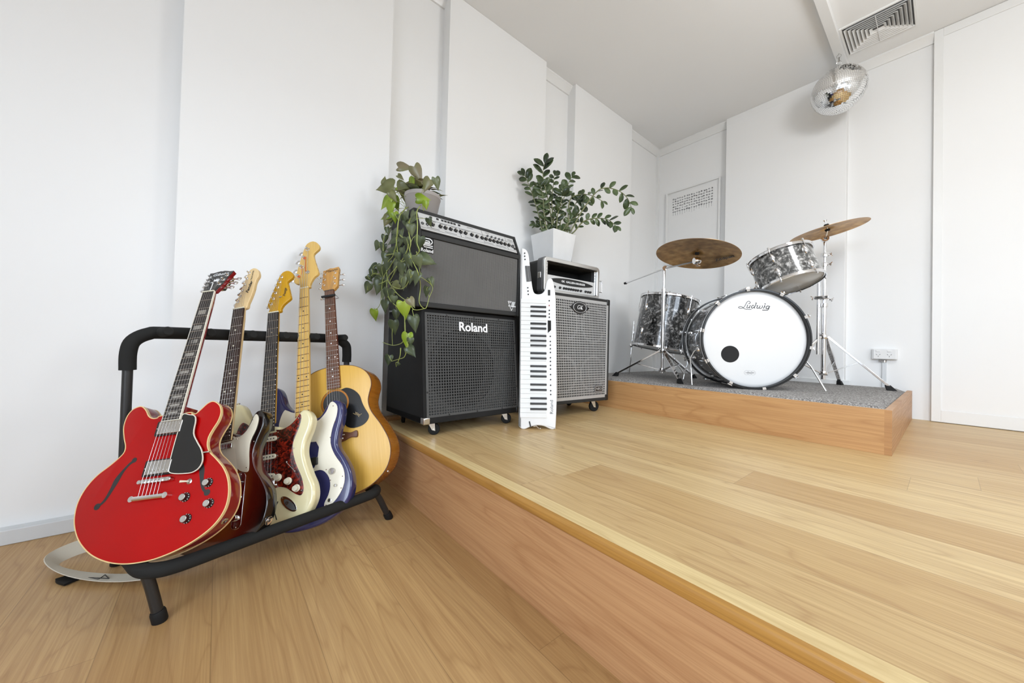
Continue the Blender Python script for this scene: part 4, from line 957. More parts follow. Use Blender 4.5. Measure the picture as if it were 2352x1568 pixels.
m = MB(); plate_hole(m, .017, w_-.017, .030, Hs-.020, (.243, .262), .205, -.020); m.build('baffle', 'grillm', t, mw=SF, smooth=False)
m = MB().lathe([(.205, -.020), (.205, -.028), (.195, -.030), (.165, -.026), (.155, -.032), (.06, -.060), (0, -.062)], 48, (.243, .262, 0)); sp_ = m.build('woofer', 'cone', t, mw=SF)
MB().lathe([(.062, -.058), (.052, -.045), (.03, -.036), (0, -.033)], 32, (.243, .262, 0)).build('dust_cap', 'cone', sp_)
m = MB().box(.435, .555, .370, .470, -.0198, -.018).box(.455, .535, .390, .450, -.0178, -.0175); m.build('horn', 'clothb', t, mw=SF, smooth=False)
g_ = grille(.026, w_-.026, .036, Hs-.026, 39, 35, .0046, -.0030, -.0012)
m = MB(); m.box(.017, .030, .030, Hs-.020, -.003, 0).box(w_-.030, w_-.017, .030, Hs-.020, -.003, 0).box(.03, w_-.03, .030, .041, -.003, 0).box(.03, w_-.03, Hs-.032, Hs-.020, -.003, 0)
g_.v, n0 = g_.v, 0; o_ = len(g_.v); g_.v += m.v; g_.f += [tuple(i+o_ for i in f) for f in m.f]; g_.mi += m.mi
gr = g_.build('grille', 'grillm', t, mw=SF, smooth=False)
m = MB()
for x, y in ((.14, Hs-.026), (.31, Hs-.026), (.48, Hs-.026), (.14, .035), (.31, .035), (.48, .035), (.023, .15), (.023, .40), (w_-.023, .15), (w_-.023, .40)): m.lathe([(0, 0), (.0042, 0), (.003, .002), (0, .0026)], 10, (x, y, 0))
parts(m, 'screw', 'black', gr)
text('lettering', 'Roland', .066, 'inkw', t, SF @ T3(.302, .476, .0015), .0015, 0, 1.02, .0012)
m = MB().box(-.002, .034, -.002, .034, zb-.002, zb+.032); m.build('corner_protector', 'nickel', t, bevel=.006)
m = MB().box(w_-.034, w_+.002, -.002, .034, zb-.002, zb+.032); m.build('corner_protector', 'black', t, bevel=.006)
for x, y, a in ((.070, .060, -35), (w_-.080, .060, -40), (.07, d_-.07, 60), (w_-.07, d_-.07, 20)): caster(t, x, y, zb, .029, .020, a)

# guitar amplifier on top of it
UH = .486; zu = .9185
t = thing('guitar_amplifier', 'black combo amplifier with a silver control panel, stacked on the keyboard amplifier', 'amplifier', azframe((.508, .714, zu), 91.5))
w_, d_, kz, st = .650, .330, .362, .060
prof = [(0, 0), (0, kz), (st-.012, UH-.02), (st-.006, UH-.005), (st+.008, UH), (d_-.008, UH), (d_, UH-.008), (d_, 0)]
m = MB()
for x0, x1 in ((0, .014), (w_-.014, w_)): m.rings([[(x, y, z) for y, z in prof] for x in (x0, x1)])
parts(m, 'side_panel', 'tolexg', t, bevel=.004)
prof2 = [(.012, .002), (.012, kz-.002), (st+.004, UH-.024), (d_-.002, UH-.004), (d_-.002, .002)]
MB().rings([[(x, y, z) for y, z in prof2] for x in (.013, w_-.013)]).build('cabinet', 'tolex', t)
MB().rings([[(x, y, z) for y, z in ((st-.008, UH-.022), (st-.006, UH-.006), (st+.008, UH), (d_-.01, UH), (d_-.01, UH-.022))] for x in (.013, w_-.013)]).build('top_panel', 'tolexg', t)
MB().box(.013, w_-.013, .001, .016, kz-.026, kz-.001).build('cross_rail', 'tolexg', t, bevel=.004)
MB().box(.013, w_-.013, .001, .016, 0, .026).build('bottom_rail', 'tolexg', t, bevel=.005)
MB().box(.014, w_-.014, .0085, .0125, .026, kz-.026).build('backing', 'clothb', t, smooth=False)
F0 = FR(0, 0, 0)
grille(.022, w_-.022, .028, kz-.030, 92, 48, .0031, -.0085, -.0070).build('grille_cloth', 'cloth', t, mw=F0, smooth=False)
PM = frame((0, .0055, kz+.002), (1, 0, 0), (0, st, UH-kz))
p_ = MB().box(.016, w_-.020, .010, .116, -.004, .0).build('control_panel', 'panel', t, mw=PM, smooth=False)
m = MB().box(.018, w_-.022, .079, .0805, 0, .0004).box(.018, w_-.022, .020, .0215, 0, .0004).box(.245, .247, .022, .078, 0, .0004).box(.396, .3975, .022, .112, 0, .0004).box(.566, .5675, .022, .112, 0, .0004)
for a, b, y in ((.05, .12, .028), (.15, .22, .028), (.27, .33, .028), (.40, .46, .028), (.48, .55, .028), (.07, .11, .074), (.13, .17, .074), (.2, .23, .074), (.26, .31, .074), (.42, .45, .100), (.30, .34, .100)): m.box(a, b, y, y+.0022, 0, .0004)
m.build('printed_lines', 'ink', p_, smooth=False)
for x, y in ((.085, .052), (.128, .053), (.157, .053), (.188, .054), (.218, .054), (.248, .054), (.278, .054), (.318, .054), (.350, .052), (.385, .052), (.412, .052), (.440, .052), (.467, .052), (.494, .052), (.520, .052), (.548, .052), (.578, .052)):
    knobp(p_, x, y, 0, .0105, .014, 'black')
for x in (.43, .458, .486, .512, .536): knobp(p_, x, .078, 0, .0062, .009, 'grey', False)
knobp(p_, .606, .050, 0, .0105, .012, 'grey', False)
m = MB().box(.612, .628, .030, .044, 0, .003)
for x in (.085, .122, .15, .168, .186, .204, .222, .25): m.box(x-.006, x+.006, .094, .103, 0, .003)
parts(m, 'button', 'ink', p_, smooth=False)
m = MB()
for x in (.03, .055): m.lathe([(.004, 0), (.0075, 0), (.0075, .0025), (.004, .0025)], 14, (x, .045, 0))
parts(m, 'input_jack', 'ink', p_)
text('lettering', 'VGA-7', .018, 'ink', p_, T3(.605, .092, .0004), .0002, .2)
# woven-line badge and name at the top left of the grille
b_ = MB().box(.014, .082, .262, .335, -.006, -.0045).build('badge', 'clothb', t, mw=F0, smooth=False)
m = MB(); q = .0052
for k_ in range(2):
    e = k_*.0115
    m.tube([(.018+e, .292, -.003), (.018+e, .330-e, -.003), (.060-e*.2, .330-e, -.003), (.071-e, .325-e, -.003), (.074-e, .317-e*.5, -.003), (.071-e, .309+e*.4, -.003), (.060, .304+e*.55, -.003), (.030+e*.2, .304+e*.55, -.003)], q/2, 6, flat=(0, 0, 1))
for y in (.297, .288): m.tube([(.030, y, -.003), (.077, y, -.003)], q/2, 6, flat=(0, 0, 1))
m.build('emblem', 'inkw', t, mw=F0)
text('lettering', 'Roland', .0225, 'inkw', t, F0 @ T3(.048, .272, -.0045), .0008, 0, 1.05, .0006)
m = MB()
for a in ([(.565, .082), (.592, .082)], [(.565, .082), (.592, .030)], [(.592, .030), (.600, .044)], [(.600, .082), (.592, .058)], [(.606, .082), (.596, .050)], [(.618, .082), (.606, .050)], [(.612, .082), (.600, .050)], [(.572, .076), (.590, .076)]): m.tube([(a[0][0], a[0][1], -.005), (a[1][0], a[1][1], -.005)], .0016, 6)
m.build('badge', 'inkw', t, mw=F0)
text('lettering', 'VG Amplifier', .011, 'inkw', t, F0 @ T3(.595, .055, -.0035), .0006, .2, 1, .0004)

# bass speaker cabinet
t = thing('bass_speaker_cabinet', 'bass speaker cabinet on casters with a silver square-hole grille', 'speaker', azframe((.527, 1.567, PZ), 86))
w_, d_, zb, zt = .580, .398, .084, .793
MB().box(.010, w_-.010, .020, d_-.004, zb+.006, zt-.006).build('cabinet', 'tolexg', t, bevel=.004)
m = MB().box(0, .016, 0, d_, zb, zt).box(w_-.016, w_, 0, d_, zb, zt).box(.004, w_-.004, 0, d_, zb, zb+.022).box(.004, w_-.004, 0, d_, zt-.018, zt)
parts(m, 'cabinet_board', 'tolexg', t, bevel=.004)
MB().box(.016, w_-.016, .012, .019, zb+.022, zt-.018).build('baffle', 'clothb', t, smooth=False)
m = grille(.034, w_-.034, zb+.040, zt-.036, 33, 39, .0052, -.0045, -.0028)
m.box(.016, .036, zb+.022, zt-.018, -.0045, -.0022).box(w_-.036, w_-.016, zb+.022, zt-.018, -.0045, -.0022).box(.036, w_-.036, zb+.022, zb+.042, -.0045, -.0022).box(.036, w_-.036, zt-.038, zt-.018, -.0045, -.0022)
m.build('grille', 'grillg', t, mw=F0, smooth=False)
for sy in (1, -1):
    for sx in (1, -1):
        for k_ in (0,):
            cx, cz = w_/2+sx*.135, (zb+zt)/2+sy*.165
            s_ = MB().lathe([(.118, -.0115), (.122, -.0095), (.110, -.0100), (.105, -.0118)], 40, (cx, cz, 0)).build('speaker_ring', 'grey', t, mw=F0)
bg_ = MB().prism(spline([(-.090, 0), (-.066, .014), (-.04, .034), (0, .042), (.04, .034), (.066, .014), (.090, 0), (.066, -.014), (.04, -.034), (0, -.042), (-.04, -.034), (-.066, -.014)], 4), -.002, .002, .001).build('badge', 'black', t, mw=F0 @ T3(.275, .714))
MB().torus((0, 0, 0), (0, 0, 1), 1, .03, 48, 6).build('ring', 'inkw', bg_, mw=T3(0, 0, .0022) @ Matrix.Diagonal((.060, .033, .05, 1)))
text('lettering', 'GK', .040, 'inkw', bg_, T3(0, 0, .0022), .0006, .15, 1.0, -.0004)
b2 = MB().prism(rrect(-.042, .042, -.022, .022, .005), -.001, .0015).build('badge', 'black', t, mw=F0 @ T3(.480, .168))
MB().band(rrect(-.038, .038, -.018, .018, .004), .0020, .0014, .0022).build('rim', 'panel', b2)
text('lettering', 'NEO', .024, 'panel', b2, T3(0, 0, .0018), .0005, 0, 1.25)
for x in (0, w_):
    for z in (zb, zt): MB().box(x-.002-(.032 if x else 0), x+.002+(0 if x else .032), -.002, .05, z-.002-(.04 if z == zt else 0), z+.002+(0 if z == zt else .04)).build('corner_protector', 'black', t, bevel=.008)
for x, y, a in ((.075, .07, -40), (w_-.09, .075, -20), (.07, d_-.07, 60), (w_-.07, d_-.07, 20)): caster(t, x, y, zb, .036, .024, a)

# rack case
t = thing('rack_case', 'black plastic rack case with a silver rim standing on the bass speaker cabinet', 'case', azframe((.452, 1.584, 1.0895), 86))
w_, d_, h_c = .520, .320, .232
o_ = rrect(0, w_, 0, h_c, .028, 5); i_ = rrect(.022, w_-.022, .026, h_c-.026, .010, 5)
def tubeframe(m, O, I, z0, z1):
    n = len(O); m.rings([[(p[0], p[1], z0) for p in O], [(p[0], p[1], z1) for p in O], [(p[0], p[1], z1) for p in I], [(p[0], p[1], z0) for p in I]], False, True); return m
tubeframe(MB(), o_, i_, -.006, .016).build('rim', 'satin', t, mw=F0, angle=50, bevel=.003)
tubeframe(MB(), rrect(-.004, w_+.004, -.0, h_c+.004, .03, 5), rrect(.016, w_-.016, .02, h_c-.02, .010, 5), -.050, -.004).build('shell_front', 'grey', t, mw=F0, angle=50)
tubeframe(MB(), rrect(.004, w_-.004, .002, h_c-.004, .028, 5), i_, -d_, -.048).build('shell', 'tolexg', t, mw=F0, angle=50)
MB().box(.022, w_-.022, .02, h_c-.02, -.18, -.176).build('back_wall', 'clothb', t, mw=F0, smooth=False)
m = MB()
for x in (.026, w_-.040): m.box(x, x+.014, .030, h_c-.030, -.002, .001)
rl = parts(m, 'rack_rail', 'satin', t, mw=F0, smooth=False)
m = MB()
for x in (.033, w_-.033):
    for z in (.13, .150, .170, .19): m.lathe([(0, .001), (.0034, .001), (.0034, .0016), (0, .0016)], 8, (x, z, 0))
parts(m, 'rail_hole', 'ink', t, mw=F0)
MB().tube([(.10, -.06, h_c+.002), (.115, -.06, h_c+.009), (.255, -.06, h_c+.009), (.27, -.06, h_c+.002)], .006, 10).build('handle', 'rubber', t) if False else MB().box(.10, .27, .03, .07, h_c-.002, h_c+.008).build('handle', 'rubber', t, bevel=.003)
m = MB().box(-.010, .004, .010, .040, .095, .135); m.build('latch', 'nickel', t, bevel=.003)
m = MB().tube([(w_-.012, -.002, .060), (w_+.030, -.010, .060), (w_+.032, -.010, .068), (w_+.032, -.010, .132), (w_+.030, -.010, .140), (w_-.012, -.002, .140)], .0042, 10); m.build('handle', 'chrome', t)
# amplifier head inside the case
t = thing('bass_amplifier_head', 'silver-faced bass amplifier head with a row of black knobs inside the rack case', 'amplifier', azframe((.452, 1.584, 1.0895), 86) @ T3(0, 0, 0))
MB().box(.045, w_-.045, .008, .15, .0275, .122).build('chassis', 'black', t, bevel=.002)
f_ = MB().box(.041, w_-.041, .0275, .122, -.006, .0006).build('front_panel', 'panel', t, mw=F0, smooth=False)
MB().prism(spline([(.055, .092), (.10, .105), (.18, .113), (.26, .115), (.34, .113), (.42, .105), (.468, .092), (.42, .080), (.34, .072), (.26, .070), (.18, .072), (.10, .080)], 4), .0006, .0022).build('vent_band', 'black', f_)
text('lettering', 'GK  GALLIEN-KRUEGER', .0175, 'inkw', f_, T3(.275, .0925, .0023), .0006, 0, 1.22, .0004)
for i in range(14):
    x = (.075, .10, .15, .185, .207, .229, .251, .273, .295, .317, .345, .392, .417, .440)[i]; knobp(f_, x, .048, .0006, .0085, .012, 'black', False)
MB().box(.050, .060, .040, .060, .0006, .003).build('power_switch', 'ink', f_, smooth=False)

# ------------------------------------------------------------------ keytar
B_ = Vector((.684, 1.349, PZ+.001)); th = radians(10)
V_ = Vector((-.817*sin(th), .576*sin(th), cos(th))); U_ = Vector((.5762, .8173, 0))
t = thing('keytar', 'white keytar standing upright against the bass speaker cabinet', 'keytar', frame(B_, U_, V_))
KO = spline([(-.094, .012), (-.097, .05), (-.097, .40), (-.098, .747), (-.098, .84), (-.0975, .935), (-.0975, 1.036), (-.088, 1.046), (-.066, 1.038), (-.051, 1.006), (-.044, .944), (-.034, .846), (-.0225, .782), (-.004, .765), (.027, .770), (.046, .795), (.054, .838), (.066, .860), (.080, .865), (.091, .856), (.100, .82), (.108, .74), (.110, .486), (.1095, .21), (.101, .022), (.093, .002), (.071, .001), (.037, .016), (-.006, .020), (-.043, .010), (-.068, .0), (-.084, .001)], 4)
MB().prism(KO, -.045, 0, .006).build('body', 'white', t)
MB().prism(rrect(-.0955, .056, .056, .735, .012), -.004, .0012, .0008).build('key_bed', 'trimp', t)
for i in range(26):
    y0 = .0605+.672*i/26; MB().box(-.0955, .050, y0+.0006, y0+.672/26-.0006, .001, .0058).build('white_key', 'key', t, bevel=.001)
for y in (.685, .658, .630, .586, .558, .515, .487, .459, .415, .386, .342, .313, .285, .240, .211, .165, .136, .107):
    m = MB().hexa([(-.041, y-.0062, .0055), (.050, y-.0062, .0055), (.050, y+.0062, .0055), (-.041, y+.0062, .0055), (-.037, y-.0048, .0135), (.050, y-.0048, .0125), (.050, y+.0048, .0125), (-.037, y+.0048, .0135)])
    m.build('black_key', 'bkey', t, bevel=.0008)
m = MB()
for y in (.726, .668, .647, .627): m.lathe([(0, 0), (.0042, 0), (.004, .003), (0, .0032)], 14, (.0695, y, 0))
for y in (.515, .485, .464, .443, .422, .392, .371, .349, .328, .297, .269, .238, .208, .187): m.lathe([(0, 0), (.0042, 0), (.004, .003), (0, .0032)], 14, (.074, y, 0))
for x, y in ((-.075, 1.014), (-.075, .995), (-.073, .975), (-.056, .80), (-.0545, .78), (-.053, .76)): m.lathe([(0, 0), (.0042, 0), (.004, .003), (0, .0032)], 14, (x, y, 0))
parts(m, 'button', 'bkey', t)
MB().lathe([(0, 0), (.004, 0), (.004, .003), (0, .0032)], 14, (.0692, .697, 0)).build('power_light', plain('red_light_off', (.35, .12, .12, 1), .3), t)
MB().prism([(.060, .608), (.079, .608), (.079, .552), (.060, .534)], .0, .0012).build('display', 'screen', t)
MB().prism([(.060, .532), (.079, .550), (.098, .552), (.098, .549), (.080, .530)], .0, .0018).build('display_step', 'key', t)
MB().box(.062, .076, .758, .792, 0, .0015).build('slider', 'bkey', t)
m = MB().prism([(-.073, .934), (-.0585, .935), (-.0475, .838), (-.063, .837)], 0, .0035).prism([(-.0565, .935), (-.045, .935), (-.034, .842), (-.0455, .838)], 0, .0035)
parts(m, 'grip_pad', 'grey', t, bevel=.001)
text('lettering', 'Roland', .0255, 'ink', t, T3(.0785, .119, .0002) @ Matrix.Rotation(radians(90), 4, 'Z'), .0002, 0, 1.08)
m = MB().hexa([(-.048, .040, 0), (-.042, .042, 0), (-.034, .012, 0), (-.040, .010, 0), (-.048, .040, .004), (-.042, .042, .004), (-.034, .012, .004), (-.040, .010, .004)]); m.build('strap_slot', 'ink', t)
MB().tube([(-.022, .014, -.004), (-.005, .016, -.004), (.0, .010, -.002), (.010, .002, .006), (.014, .0045, .012)], .003, 8).build('strap_hook', 'chrome', t)

# ------------------------------------------------------------------ drums
def lug(m, c, rd, ax, ln=.055, wd=.010):
    """teardrop lug casing: c centre on the shell, rd outward, ax along the rod"""
    c, rd, ax = Vector(c), Vector(rd), Vector(ax); sd = rd.cross(ax)
    R = []
    for k in range(7):
        u = k/6; y = -ln/2+ln*u; r = wd*(.45+.75*sin(pi*min(1, u*.95+.02))**.7); h = .016*(.35+.65*sin(pi*u)**.6)
        R.append([c+ax*y+sd*(r*cos(a*pi/6))+rd*(h*max(0, sin(a*pi/6))-.003) for a in range(12)])
    m.rings(R)
def drum(t, r, h, wrap, lugs, hoop='chrome', headm='head', head2='headc', lugdbl=True, ho=.010, phase=0, hh=.020):
    """drum built downwards from the batter hoop: axis +z, top hoop at z=0"""
    MB().lathe([(r, -.012), (r+.0002, -.012), (r+.0002, -h+.012), (r, -h+.012)], 72).build('shell', wrap, t)
    for z, s in ((0, 1), (-h, -1)):
        m = MB(); m.lathe([(r+ho-.003, z-.002*s), (r+ho+.004, z-.001*s), (r+ho+.005, z-.003*s), (r+ho, z-.006*s), (r+ho-.001, z-.006*s-hh*s*.55), (r+ho+.003, z-hh*s), (r+ho-.002, z-hh*s), (r+ho-.005, z-.006*s)], 72)
        m.build('hoop', hoop, t)
        MB().lathe([(0, z-.010*s), (r-.004, z-.010*s), (r+.004, z-.014*s), (r+.005, z-.018*s)], 64).build('drumhead', headm if s > 0 else head2, t)
    for i in range(lugs):
        a = 2*pi*i/lugs+phase; rd = Vector((cos(a), sin(a), 0)); 
        for s, z in ((1, -h*.27), (-1, -h*.73)) if lugdbl else ((1, -h*.3), (-1, -h*.7)):
            m = MB(); lug(m, rd*(r+.001)+Vector((0, 0, z)), rd, Vector((0, 0, 1)), min(.06, h*.26))
            m.build('lug', 'chrome', t)
            zt_ = 0 if s > 0 else -h
            MB().cyl(rd*(r+.013)+Vector((0, 0, z)), rd*(r+.013)+Vector((0, 0, zt_+.004*s)), .0026, seg=8).cyl(rd*(r+.013)+Vector((0, 0, zt_-.004*s)), rd*(r+.013)+Vector((0, 0, zt_+.010*s)), .0055, seg=8).build('tension_rod', 'chrome', t)
# bass drum (local z points out of the front head, y up)
t = thing('bass_drum', 'black pearl bass drum with a white front head facing the room', 'drum', frame((1.336, 2.58, CZ+.3145), (.757, .6534, 0), (0, 0, 1)))
DP = .43
MB().lathe([(.289, -.035), (.290, -.035), (.290, -DP+.035), (.289, -DP+.035)], 96).build('shell', 'pearl', t)
for z0, z1 in ((0, -.040), (-DP+.040, -DP)):
    hp = MB(); hp.lathe([(.304, z0), (.313, z0), (.3145, z0-.002), (.3145, z1+.002), (.313, z1), (.304, z1), (.3025, z1+.002), (.3025, z0-.002)], 96).build('hoop', 'black', t)
    MB().lathe([(.3146, (z0+z1)/2+.006), (.3152, (z0+z1)/2+.006), (.3152, (z0+z1)/2-.006), (.3146, (z0+z1)/2-.006)], 96).build('hoop_inlay', 'satin', t)
fh = MB().lathe([(0, -.026), (.280, -.026), (.294, -.028), (.302, -.034)], 96).build('drumhead', 'head', t)
MB().lathe([(0, -DP+.026), (.284, -DP+.028), (.294, -DP+.034)], 64).build('drumhead', 'head', t)
MB().lathe([(0, -.0255), (.053, -.0255), (.053, -.0252), (0, -.0252)], 40, (-.135, -.098, 0)).build('port_hole', 'felt', fh)
lm = T3(0, .208, -.0255)
m = MB(); sc = .182/1400; ox, oy = 1005, 640
def LS(P, r): stroke(m, [((x-ox)*sc, (oy-y)*sc) for x, y in P], r*sc, z=0, sub=5)
LS([(745, 520), (790, 525), (825, 480), (810, 425), (750, 405), (690, 440), (640, 530), (590, 640), (545, 705), (470, 745), (380, 750), (310, 715), (340, 675), (420, 670), (500, 700), (560, 760), (640, 795), (750, 805), (890, 805)], 15)
LS([(680, 595), (715, 600), (690, 680), (680, 725), (720, 735), (770, 700)], 17); LS([(840, 595), (800, 680), (785, 725), (830, 735)], 19)
LS([(1000, 620), (950, 600), (905, 640), (885, 700), (905, 740), (960, 725), (1010, 660)], 19); LS([(1060, 500), (1100, 485), (1060, 600), (1020, 700), (1025, 740), (1050, 745)], 18)
LS([(1110, 620), (1160, 615), (1130, 690), (1125, 735), (1175, 745), (1230, 700)], 19); LS([(1270, 615), (1240, 690), (1235, 740), (1290, 750), (1350, 710), (1375, 650), (1350, 610)], 17)
LS([(1440, 625), (1475, 625), (1435, 710), (1415, 760)], 22)
LS([(1660, 650), (1600, 625), (1550, 660), (1525, 720), (1545, 765), (1600, 755), (1650, 700)], 20); LS([(1690, 630), (1660, 710), (1630, 790), (1580, 835), (1500, 835), (1360, 830)], 20)
m.lathe([(0, -.0004), (30*sc, -.0004), (30*sc, .0006), (0, .0006)], 16, ((1482-ox)*sc, (oy-532)*sc, 0))
m.build('lettering', plain('grey_ink', (.06, .06, .06, 1), .4), fh, mw=lm)
m = MB()
for x in (-.030, -.012, .008): m.torus((x, 0, 0), (0, 0, 1), .0135, .0005, 28, 5)
m.build('maker_stamp', plain('pale_ink', (.35, .35, .35, 1), .5), fh, mw=T3(-.008, -.212, -.0255))
text('lettering', 'Ludwig USA', .010, 'ink', fh, T3(-.019, -.212, -.0252), .0001, .2)
for i in range(10):
    a = 2*pi*(i+.5)/10+.16; rd = Vector((cos(a), sin(a), 0)); tg = Vector((-sin(a), cos(a), 0))
    for s, zh in ((1, .0), (-1, -DP)):
        m = MB(); zc = zh-s*.115; lug(m, rd*.291+Vector((0, 0, zc)), rd, Vector((0, 0, 1)), .060, .011); m.build('lug', 'chrome', t)
        m = MB(); m.cyl(rd*.306*1.055+Vector((0, 0, zc)), rd*.306*1.06+Vector((0, 0, zh+s*.016)), .003, seg=8)
        c = rd*.3175+Vector((0, 0, zh+s*.004)); c2 = rd*.309+Vector((0, 0, zh+s*.003))
        m.hexa([c-tg*.009+Vector((0, 0, -s*.022)), c+tg*.009+Vector((0, 0, -s*.022)), c+tg*.011, c-tg*.011, c-tg*.009+Vector((0, 0, -s*.022))+rd*.006, c+tg*.009+Vector((0, 0, -s*.022))+rd*.006, c+tg*.011+rd*.008, c-tg*.011+rd*.008])
        m.hexa([c2-tg*.009-rd*.008, c2+tg*.009-rd*.008, c2+tg*.011+rd*.006, c2-tg*.011+rd*.006, c2-tg*.009-rd*.008+Vector((0, 0, s*.004)), c2+tg*.009-rd*.008+Vector((0, 0, s*.004)), c2+tg*.011+rd*.006+Vector((0, 0, s*.006)), c2-tg*.011+rd*.006+Vector((0, 0, s*.006))])
        k_ = Vector((0, 0, zh+s*.006))+rd*.324; m.tube([k_-tg*.014, k_-tg*.006, k_+tg*.006, k_+tg*.014], [.0028, .0038, .0038, .0028], 8)
        m.build('tension_claw', 'chrome', t)
for s, P in ((-1, [(-.262, -.065, -.16), (-.305, -.085, -.155), (-.338, -.135, -.13), (-.331, -.3105, -.11)]), (1, [(.262, -.065, -.16), (.335, -.095, -.15), (.378, -.165, -.12), (.425, -.3105, -.06)])):
    sp_ = MB().tube(P, .0055, 10).build('spur', 'chrome', t)
    MB().sphere((P[0][0]+s*.012, P[0][1]-.008, P[0][2]), .022, 16, (1, 1, .8)).build('bracket', 'chrome', sp_)
MB().box(-.035, .045, .285, .302, -.25, -.17).build('tom_mount', 'chrome', t, bevel=.004)
# rack tom
nT = Vector((-.326, .0825, .9417)); 
t = thing('tom_drum', 'silver pearl rack tom tilted above the bass drum', 'drum', frame((1.39, 2.816, 1.376), Vector((.757, .653, 0))-nT*Vector((.757, .653, 0)).dot(nT), None, nT))
drum(t, .168, .219, 'pearll', 6, phase=radians(-75))
m = MB().lathe([(.004, .1685), (.0075, .1685), (.0075, .1705), (.004, .1705)], 14, (0, 0, -.10), (.35, -.94, 0)); m.build('vent_grommet', 'nickel', t)
# bracket arm from the bass drum
t = thing('tom_holder', 'chrome arm carrying the rack tom above the bass drum', 'drum hardware')
MB().tube([(1.20, 2.76, CZ+.60), (1.23, 2.80, 1.13), (1.27, 2.83, 1.20)], .0085, 12).build('arm', 'chrome', t)
MB().cyl((1.195, 2.755, CZ+.585), (1.205, 2.765, CZ+.63), .016, seg=16).build('collar', 'chrome', t)
MB().box(-.016, .016, -.012, .012, -.02, .02).build('clamp', 'chrome', t, bevel=.004, mw=frame((1.30, 2.82, 1.22), (.757, .653, 0), (0, 0, 1)))
# floor tom
nF = Vector((.108, .133, .985)).normalized()
t = thing('floor_tom', 'black pearl floor tom on three thin chrome legs left of the bass drum', 'drum', frame((.541, 3.06, 1.20), Vector((.757, .653, 0))-nF*Vector((.757, .653, 0)).dot(nF), None, nF))
FM = t.matrix_world.copy() if False else frame((.541, 3.06, 1.20), Vector((.757, .653, 0))-nF*Vector((.757, .653, 0)).dot(nF), None, nF)
FMi = FM.inverted()
drum(t, .228, .463, 'pearl', 8, phase=radians(-60))
for foot, az in (((.235, 2.93, CZ+.002), 205), ((.745, 2.90, CZ+.002), -15), ((.545, 3.36, CZ+.002), 95)):
    a = radians(az); d0 = Vector((cos(a), sin(a), 0)); base = Vector((.541, 3.06, 0))-nF*.0; F_ = Vector(foot)
    top_ = Vector((.52, 3.03, 0))+d0*.262+Vector((0, 0, 1.0)); low = Vector((.505, 3.01, 0))+d0*.262+Vector((0, 0, .70))
    kn = Vector((low.x, low.y, .64)); kn2 = kn.lerp(F_, .55)+Vector((0, 0, .015))
    l_ = MB().tube([FMi @ q for q in (top_, low, kn, kn2, F_)], .0052, 10).build('leg', 'chrome', t)
    MB().sphere(FMi @ (low+Vector((0, 0, .08))), .020, 12).build('bracket', 'chrome', l_)
# snare, seen only as pale arcs behind the bass drum
nS = Vector((.30, -.62, .72)).normalized()
t = thing('snare_drum', 'white snare drum mostly hidden behind the bass drum', 'drum', frame((1.06, 3.24, 1.085), nS.orthogonal(), None, nS))
drum(t, .185, .13, 'white', 8, head2='head')
SI = frame((1.06, 3.24, 1.085), nS.orthogonal(), None, nS).inverted()
t2 = thing('snare_stand', 'chrome snare stand behind the bass drum', 'drum hardware')
MB().tube([(1.03, 3.30, CZ+.10), (1.03, 3.30, .90)], .012, 12).build('tube', 'chrome', t2)
for a in (80, 200, 320):
    a = radians(a); l_ = MB().tube([(1.03, 3.30, CZ+.28), (1.03+.21*cos(a), 3.30+.21*sin(a), CZ+.012)], .008, 10).build('leg', 'chrome', t2)
    MB().sphere((1.03+.215*cos(a), 3.30+.215*sin(a), CZ+.014), .015, 12).build('rubber_foot', 'rubber', l_)
for a in (20, 140, 260):
    a = radians(a); MB().tube([(1.03, 3.30, .88), (1.03+.12*cos(a), 3.29+.12*sin(a), .90+.06*sin(a+2)), (1.03+.14*cos(a), 3.29+.14*sin(a), .95+.06*sin(a+2))], .006, 8).build('arm', 'chrome', t2)

